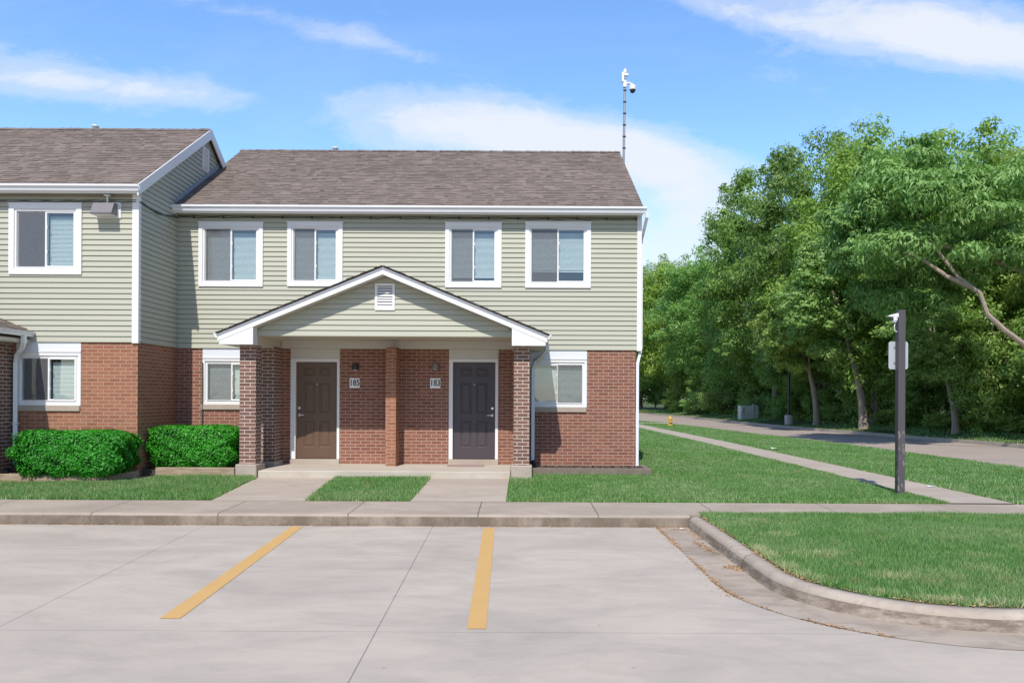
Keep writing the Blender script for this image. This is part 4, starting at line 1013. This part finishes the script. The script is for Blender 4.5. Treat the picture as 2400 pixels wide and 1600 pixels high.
# hydrant
hx0,hy0,hz0=9.05,48,.19
t=thing('fire_hydrant','small yellow fire hydrant on the grass by the far street edge','fire hydrant',(hx0,hy0,hz0))
m=MB(); m.lathe((hx0,hy0,hz0),[(.17,0),(.17,.04),(.12,.05),(.115,.36),(.15,.38),(.15,.41),(.11,.43)],14); m.build('barrel',M['hydrant'],t)
m=MB(); m.lathe((hx0,hy0,hz0),[(.13,.43),(.12,.50),(.07,.56),(.03,.58),(.03,.62),(0,.62)],14); m.build('bonnet',M['hydrant'],t)
for sg in (-1,1): m=MB(); m.tube([(hx0+sg*.09,hy0,hz0+.29),(hx0+sg*.20,hy0,hz0+.29)],.055,10); m.build('nozzle',M['hydrant'],t)
m=MB(); m.tube([(hx0,hy0-.09,hz0+.27),(hx0,hy0-.2,hz0+.27)],.075,10); m.build('nozzle',M['hydrant'],t)
# utility cabinet
ux,uy=17.0,59.5; uz=.30
t=thing('utility_cabinet','pale green utility cabinet on the verge across the street','utility box',(ux,uy,uz))
m=MB(); m.box(ux-.62,ux+.38,uy-.4,uy+.4,uz-.1,uz+1.03,bev=.02); m.build('cabinet',M['utility'],t)
m=MB(); m.box(ux+.385,ux+.72,uy-.3,uy+.4,uz-.1,uz+1.06,bev=.02); m.build('side_cabinet',M['utility'],t)
m=MB(); m.box(ux-.36,ux-.335,uy-.412,uy-.39,uz,uz+1.0); m.box(ux-.2,ux+.25,uy-.412,uy-.4,uz+.32,uz+.38); m.build('door_seam',M['galv'],t)
m=MB(); m.box(ux-.56,ux-.42,uy-.50,uy-.40,uz+.45,uz+.85,bev=.02); m.build('meter',M['galv'],t)
m=MB(); m.tube([(ux+.42,uy,uz+1.0),(ux+.42,uy,uz+1.22)],.02,6); m.build('conduit',M['galv'],t)
# lamp
lx,ly=16.55,49.0; lz=.26
t=thing('street_lamp','tall black lamp post on a round concrete base across the street','street lamp',(lx,ly,lz))
m=MB(); m.lathe((lx,ly,lz-.1),[(.26,0),(.26,.66),(.24,.69),(0,.69)],18); m.build('concrete_base',M['pole_conc'],t)
m=MB(); m.box(lx-.15,lx+.15,ly-.15,ly+.15,lz+.592,lz+.63,bev=.01); m.tube([(lx,ly,lz+.6),(lx,ly,lz+5.9)],[.085,.065],4); m.build('pole',M['dark'],t)
m=MB(); m.tube([(lx,ly,lz+5.8),(lx,ly-.5,lz+5.9)],.035,6); m.build('arm',M['dark'],t)
m=MB(); m.box(lx-.2,lx+.2,ly-1.0,ly-.45,lz+5.82,lz+5.98,bev=.02); m.build('lamp_head',M['dark'],t)
# bits of paper
for (x,y,s,lb) in ((8.15,25.5,.13,'scrap of white paper on the grass between the side path and the street'),(2.28,11.2,.035,'tiny white scrap in the gutter corner by the curb'),(7.75,15.0,.08,'small white scrap on the side path right of the post')):
    m=MB(); z=.21 if x>5 else .012; z+=.045 if x==8.15 else .003
    m.face([(x-s,y-s*.5,z),(x+s*.8,y-s*.6,z+s*.2),(x+s,y+s*.5,z+.01),(x-s*.7,y+s*.6,z+s*.25)]); m.face([(x-s,y-s*.5,z),(x-s*.7,y+s*.6,z+s*.25),(x-s*.6,y,z+s*.5)])
    o=m.build('paper_scrap',M['white']); tag(o,lb,'litter','paper scraps')

# ================================================================ trees
def make_crown(seed,H,Rr,zlo,ncl,per,size,mat,asp=.42,droop=.5,squash=.62,shift=(0,0),clear=None):
    r=np.random.default_rng(seed); h=(H-zlo)/2; zc=(H+zlo)/2
    d=r.normal(size=(ncl,3)); d/=np.linalg.norm(d,axis=1,keepdims=True)
    az=np.arctan2(d[:,1],d[:,0]); env=1+.07*np.sin(az*3+seed)+.06*np.sin(az*5+seed*2+d[:,2]*4)+.05*np.sin(d[:,2]*7+seed)
    rad=(.32+.62*r.random(ncl)**.42)*env
    c=d*rad[:,None]*np.array([Rr,Rr,h]); c[:,2]+=zc
    c[:,:2]*=np.where(c[:,2]<zc,1.0,1.05)[:,None]
    c[:,0]+=shift[0]; c[:,1]+=shift[1]
    if clear is not None: k=~((c[:,1]<clear[0])&(c[:,2]<clear[1])); c=c[k]; d=d[k]; ncl=len(c)
    cr=Rr*.205*r.uniform(.6,1.35,ncl)
    ct=r.normal(0,.14,ncl)
    # fine sprays on the outside break up the outline
    ns=int(ncl*.7); k=r.integers(0,ncl,ns); out=d[k]*np.array([1,1,1.1]); c2=c[k]+out*(cr[k]*r.uniform(.6,1.15,ns))[:,None]; 
    C=[];N=[];T=[]
    for cc,rr,tt,pn in [(c[i],cr[i],ct[i],per) for i in range(ncl)]+[(c2[i],cr[k[i]]*.42,ct[k[i]],per//5) for i in range(ns)]:
        m=int(pn*r.uniform(.7,1.3)); q=r.normal(size=(m,3)); q/=np.linalg.norm(q,axis=1,keepdims=True)
        rr2=rr*(.55+.45*r.random(m))**1.0*(1+.25*np.sin(q[:,0]*5+q[:,2]*6+seed))
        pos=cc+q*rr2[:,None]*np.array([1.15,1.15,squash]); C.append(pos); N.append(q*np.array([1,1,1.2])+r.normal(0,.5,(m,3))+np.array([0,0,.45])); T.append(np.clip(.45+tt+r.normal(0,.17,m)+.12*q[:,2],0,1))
    C=np.concatenate(C);N=np.concatenate(N);T=np.concatenate(T)
    global rng; V=leafquads(C,N,size,asp,droop)
    return V,T,c,cr
def make_wood(seed,H,Rr,zlo,cents,tr,lean=(0,0),nl=16):
    r=random.Random(seed); m=MB(); top=H*.72
    pts=[];rad=[]
    for i in range(9):
        f=i/8; pts.append((lean[0]*f*f+.12*math.sin(f*5+seed)*f*2,lean[1]*f*f+.12*math.cos(f*4+seed)*f*2,-.3+f*(top+.3))); rad.append(tr*(1.25 if i==0 else 1)*(1-.78*f))
    m.tube(pts,rad,10)
    ids=list(range(len(cents))); r.shuffle(ids)
    for j in ids[:nl]:
        c=Vector(cents[j]); f=min(.95,max(.22,(c.z*.62)/top)); k=f*8; i=int(k); a=Vector(pts[i]).lerp(Vector(pts[min(8,i+1)]),k-i)
        if (c-a).length<.8: continue
        mid=a.lerp(c,.5)+Vector((r.uniform(-.3,.3),r.uniform(-.3,.3),.12*(c-a).length)); r0=max(.05,tr*(1-.78*f)*.55)
        q=[a.lerp(mid,s/3) .lerp(mid.lerp(c,s/3),s/3) if False else (a*(1-s/5)**2+mid*2*(s/5)*(1-s/5)+c*(s/5)**2) for s in range(6)]
        m.tube(q,[r0*(1-.85*s/5)+.01 for s in range(6)],6)
        for w in range(2):
            b=Vector(q[3]); e=b+Vector((r.uniform(-1,1),r.uniform(-1,1),r.uniform(.1,1)))*Rr*.25; m.tube([b,b.lerp(e,.5)+Vector((0,0,.1)),e],[r0*.35,r0*.2,.01],5)
    return m
PROTO={}
def proto(key,seed,H,Rr,zlo,ncl,per,size,mat,bark_,tr,lean,**kw):
    V,T,c,cr=make_crown(seed,H,Rr,zlo,ncl,per,size,mat,**kw)
    wood=make_wood(seed,H,Rr,zlo,[tuple(p) for p in c],tr,lean,3 if key=='f' else (6 if key=='e' else 14))
    PROTO[key]=(V,T,mat,wood,bark_,H,Rr)
MESH={}
def tree(key,x,y,H,sc,rot,label,group='trees across the street',name='broadleaf_tree',cat='tree'):
    V,T,mat,wood,bk,H0,R0=PROTO[key]
    z=float(verge_h(x,y)) if x>12 else .1
    t=thing(name,label,cat,(x,y,z-.05),group); t.rotation_euler=(0,0,rot); t.scale=(sc/R0,sc/R0,H/H0)
    if key not in MESH:
        o1=wood.build('trunk',bk,None); o1.parent=t; o2=npmesh('crown',V,4,mat,t,T); MESH[key]=(o1.data,o2.data)
    else:
        for nm,d in (('trunk',MESH[key][0]),('crown',MESH[key][1])): o=bpy.data.objects.new(nm,d); link(o,t)
    return t
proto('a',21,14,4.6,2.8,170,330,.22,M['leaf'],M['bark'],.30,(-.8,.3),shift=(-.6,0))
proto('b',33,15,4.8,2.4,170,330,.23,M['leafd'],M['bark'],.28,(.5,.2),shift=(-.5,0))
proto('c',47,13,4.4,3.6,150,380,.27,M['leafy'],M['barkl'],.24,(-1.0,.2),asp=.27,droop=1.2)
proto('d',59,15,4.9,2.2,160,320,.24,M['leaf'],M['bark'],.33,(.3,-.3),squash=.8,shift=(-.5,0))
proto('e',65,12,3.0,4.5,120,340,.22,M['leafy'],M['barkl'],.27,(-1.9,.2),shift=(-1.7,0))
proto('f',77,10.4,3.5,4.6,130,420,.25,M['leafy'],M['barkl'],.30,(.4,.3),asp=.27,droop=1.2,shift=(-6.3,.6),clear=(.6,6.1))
proto('u',71,6,3.2,.4,90,240,.19,M['leafd'],M['bark'],.10,(.2,.1))
proto('v',83,2.2,2.0,.0,60,200,.13,M['leafy'],M['bark'],.05,(0,0))
PROTO['f'][3].tube([(0,0,2.6),(-1.8,-.9,2.85),(-3.2,-1.3,3.15),(-4.05,-1.4,3.35),(-4.75,-1.5,3.8),(-5.35,-1.5,4.35),(-5.6,-1.5,5.05),(-6.35,-1.5,5.6),(-7.0,-1.4,6.5),(-7.2,-1.1,7.1),(-7.4,-.5,8.4)],[.17,.13,.105,.095,.088,.08,.07,.06,.045,.03,.015],8)
PROTO['f'][3].tube([(-5.9,-1.5,5.25),(-6.7,-1.5,5.6),(-7.5,-1.4,6.2),(-8.4,-1.2,6.6)],[.085,.07,.05,.02],7)
T_=[('c',23.6,34.5,12.6,3.9,.6,'drooping pale leaved tree cut by the right edge of the photo'),
 ('f',21.0,28.2,10.4,3.5,0,'pale tree whose bare curving limb reaches left over the street beside the right edge'),
 ('a',20.9,38.0,14.6,4.4,.2,'tallest tree in the row peaking right of the post'),
 ('e',19.25,35.2,6.6,1.9,.15,'short drooping tree with thick grey trunk right of the post'),
 ('d',19.4,43.5,15.2,4.8,.4,'full rounded tree rising behind the post'),
 ('e',17.9,41.5,10.2,2.7,0,'slim tree with leaning pale trunk left of the post'),
 ('b',18.7,50.0,18.0,4.6,.2,'high dark tree left of the peak of the row'),
 ('e',17.5,47.0,8.6,2.3,.3,'small tree with thin leaning trunk right of the street lamp'),
 ('b',19.2,60.0,19.3,5.0,.5,'broad dark tree behind the utility cabinet'),
 ('d',19.4,67.0,16.3,4.6,6.0,'tree stepping down left of the utility cabinet'),
 ('a',19.0,79.0,15.6,5.2,.7,'tree over the bend of the street with a stout grey trunk'),
 ('d',17.6,90.0,17.0,5.8,5.0,'round topped tree at the end of the street'),
 ('b',15.6,104.,18.4,6.6,.9,'farthest tree just right of the house corner')]
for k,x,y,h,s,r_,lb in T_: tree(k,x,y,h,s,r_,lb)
n=0
for i,(x,y,h,s,k) in enumerate([(27,40,12.5,5,'b'),(25.5,47,14,5,'d'),(25,55,15,5.5,'b'),(26,66,15,5.5,'b'),(25,80,15.5,6,'d'),(24,96,17,6.5,'b'),(14,116,17,7,'d'),(5,118,17,7,'b'),(27.5,31,12,5,'b'),(26.5,25,11.5,4.5,'a'),(23,122,17,7,'b'),(-6,120,16,7,'b'),(-17,123,17,7,'d'),(-28,121,16,7,'b')]):
    tree(k,x,y,h,s,i*1.3,'tall tree deep in the wood behind the front row, mostly hidden','trees deep in the wood')
US=[(23.5,29.5,6,3.0),(24.5,34,6.5,3.2),(23.0,38.5,6,3.0),(22.2,43,6.5,3.0),(22.4,48,7,3.2),(21.4,53,6.5,3.0),(21.0,58,7,3.2),(20.6,64,7,3.4),(20.4,71,7,3.4),(20.0,78,7,3.5),(19.6,86,7,3.6),(18.6,96,8,4),(12,108,8,4.5),(3,112,8,4.5),(29,27,6.5,3.6),(30,33,6.5,3.8),(30,39.5,6.5,3.8),(29.5,46,7,3.8),(29,53,7,3.8),(28,60,7,3.8),(27,68,7.5,4),(26.5,77,7.5,4),(26,22,6,3.4),(25,24.5,5.5,3),(16,111,8,4.5),(20.5,112,8,4.5),(25,110,8,4.5),(17.5,103,7,4),(-4,112,8,4.5),(20.6,33.5,5.6,2.6),(20.4,40.2,5.4,2.4),(19.4,44.6,6,2.4),(18.8,49.2,5.6,2.3),(18.6,53.6,6,2.4),(21.5,29.8,5,2.6)]
for i,(x,y,h,s) in enumerate(US): tree('u',x,y,h,s,i*.9,'dark understorey shrub tree filling the shade beneath the street trees','understorey trees','understorey_tree')
SH=[(18.9,62.5,1.9,1.8,'bright bush right behind the street bend next to the utility cabinet'),(18.1,70,2.6,2.3,'large bright bush on the verge left of the utility cabinet'),(17.5,76,2.5,2.4,'bush on the verge at the start of the bend'),(17.3,84,2.4,2.3,'farthest bush on the verge by the bend'),
 (19.6,47.5,1.2,1.6,'low bush between the street lamp and the slim leaning tree'),(20.0,41.5,1.1,1.7,'low bush at the foot of the trees behind the post'),(20.6,36.9,1.0,1.6,'low bush beside the thick grey trunk'),(21.6,33.0,1.1,1.9,'low bush at the right edge under the trees'),(19.0,55.5,1.6,1.6,'dark bush between the cabinet and the street lamp')]
for i,(x,y,h,s,lb) in enumerate(SH): tree('v',x,y,h,s,i*1.1,lb,'bushes along the verge','verge_bush','bush')
Pg=sample(70000,17,32,24,95,lambda X,Y:(X>pl_x(ROADF,np.minimum(Y,94))+2.6)&(X<pl_x(ROADF,np.minimum(Y,94))+9),verge_h,1.0)
Pg[:,2]+=rng.random(len(Pg))**1.5*.45
o=npmesh('ground_cover',leafquads(Pg,rng.normal(0,.5,Pg.shape)+np.array([0,-.3,1.0]),.16,.6,0),4,M['leaf'],None,np.clip(rng.normal(.4,.2,len(Pg)),0,1)); tag(o,kind='stuff')

# ================================================================ light, sky, camera
w=bpy.data.worlds.new('World'); scene.world=w; w.use_nodes=True; nt=w.node_tree; nt.nodes.clear()
class WN(NT):
    def __init__(s,t): s.t=t
q=WN(nt)
out=q.n('ShaderNodeOutputWorld'); bg=q.n('ShaderNodeBackground'); q.l(bg.outputs[0],out.inputs[0])
sky=q.n('ShaderNodeTexSky'); sky.sky_type='NISHITA'; sky.sun_disc=False; sky.sun_elevation=math.asin(SUN.z); sky.sun_rotation=math.atan2(SUN.x,SUN.y); sky.altitude=200; sky.air_density=1.0; sky.dust_density=.6; sky.ozone_density=2.5
hsv=q.n('ShaderNodeHueSaturation'); hsv.inputs['Saturation'].default_value=1.1; hsv.inputs['Value'].default_value=1.0; q.l(sky.outputs[0],hsv.inputs['Color'])
co=q.coord('Generated'); x,y,z=q.sep(co)
ay=q.math('MAXIMUM',q.math('ABSOLUTE',y),.08); u=q.math('DIVIDE',x,ay); v=q.math('DIVIDE',z,ay)
uv=q.comb(u,v,0)
def ell(px,py,rx,ry,ang=0,k=1):
    cu,cv=(px-VX)/F,(VY-py)/F; a=R(-ang); du=q.math('SUBTRACT',u,cu); dv=q.math('SUBTRACT',v,cv)
    p=q.math('ADD',q.math('MULTIPLY',du,math.cos(a)),q.math('MULTIPLY',dv,math.sin(a))); r=q.math('SUBTRACT',q.math('MULTIPLY',dv,math.cos(a)),q.math('MULTIPLY',du,math.sin(a)))
    p=q.math('DIVIDE',p,rx/F); r=q.math('DIVIDE',r,ry/F); d=q.math('ADD',q.math('MULTIPLY',p,p),q.math('MULTIPLY',r,r))
    return q.math('MULTIPLY',q.math('EXPONENT',q.math('MULTIPLY',d,-1)),k)
E=[(1010,290,230,80,4,.80),(1230,325,170,70,10,.6),(1440,350,240,66,8,.9),(1610,430,190,90,20,.6),(1590,590,260,120,0,.85),(40,180,250,62,8,.66),(360,218,240,32,4,.55),(2160,60,400,85,8,.95),(2300,110,260,62,6,.6),(1720,25,200,28,14,.4),(640,45,320,34,14,.33),(880,105,200,24,14,.26),(2320,280,120,14,-8,.25)]
mask=None
for e in E:
    g=ell(*e); mask=g if mask is None else q.math('ADD',mask,g)
nz=q.noise(uv,4.2,10,.66,(1,2.0,1),.5); nz2=q.noise(uv,15,9,.7,(1,2.4,1),.6)
nn=q.math('ADD',q.math('MULTIPLY',q.math('SUBTRACT',nz,.5),2.0),q.math('MULTIPLY',q.math('SUBTRACT',nz2,.5),1.5))
cl=q.math('ADD',mask,q.math('MULTIPLY',nn,.50))
skyc=q.mix(1,hsv.outputs[0],q.ramp(q.math('MULTIPLY_ADD',y,.5,.5),((.3,(1.25,1.3,1.42)),(.8,(2.4,2.56,2.75)))),'MULTIPLY')
fac=q.ramp(cl,((.12,0),(.5,.38),(.85,.8),(1.15,.92)),'EASE')
fac=q.math('MULTIPLY',fac,q.math('MULTIPLY_ADD',q.math('GREATER_THAN',y,0),.88,.12))
thin=q.ramp(q.noise(uv,1.4,7,.6,(1,3.5,1),.8),((.50,0),(.8,.16)))
fac=q.math('MAXIMUM',fac,thin)
c=q.mix(fac,skyc,(8.7,9.1,9.7)); q.l(c,bg.inputs[0]); bg.inputs[1].default_value=.10

sun=bpy.data.lights.new('Sun','SUN'); sun.energy=4.4; sun.angle=R(.5); sun.color=(1,.955,.885)
so=bpy.data.objects.new('sun',sun); col.objects.link(so); so.rotation_euler=(-SUN).to_track_quat('-Z','Y').to_euler(); so.location=(-5,-20,25)
cam=bpy.data.cameras.new('Camera'); cam.lens=28; cam.sensor_width=36; cam.shift_x=-19/2400; cam.shift_y=131/2400; cam.clip_end=3000; cam.clip_start=.1
cob=bpy.data.objects.new('camera',cam); col.objects.link(cob); cob.location=(0,0,H); cob.rotation_euler=(R(90),R(-.28),0); scene.camera=cob
scene.view_settings.view_transform='Standard'; scene.view_settings.look='None'; scene.view_settings.exposure=0; scene.view_settings.gamma=1
scene.cycles.max_bounces=8; scene.cycles.transparent_max_bounces=12

scene.cycles.denoising_prefilter='NONE'
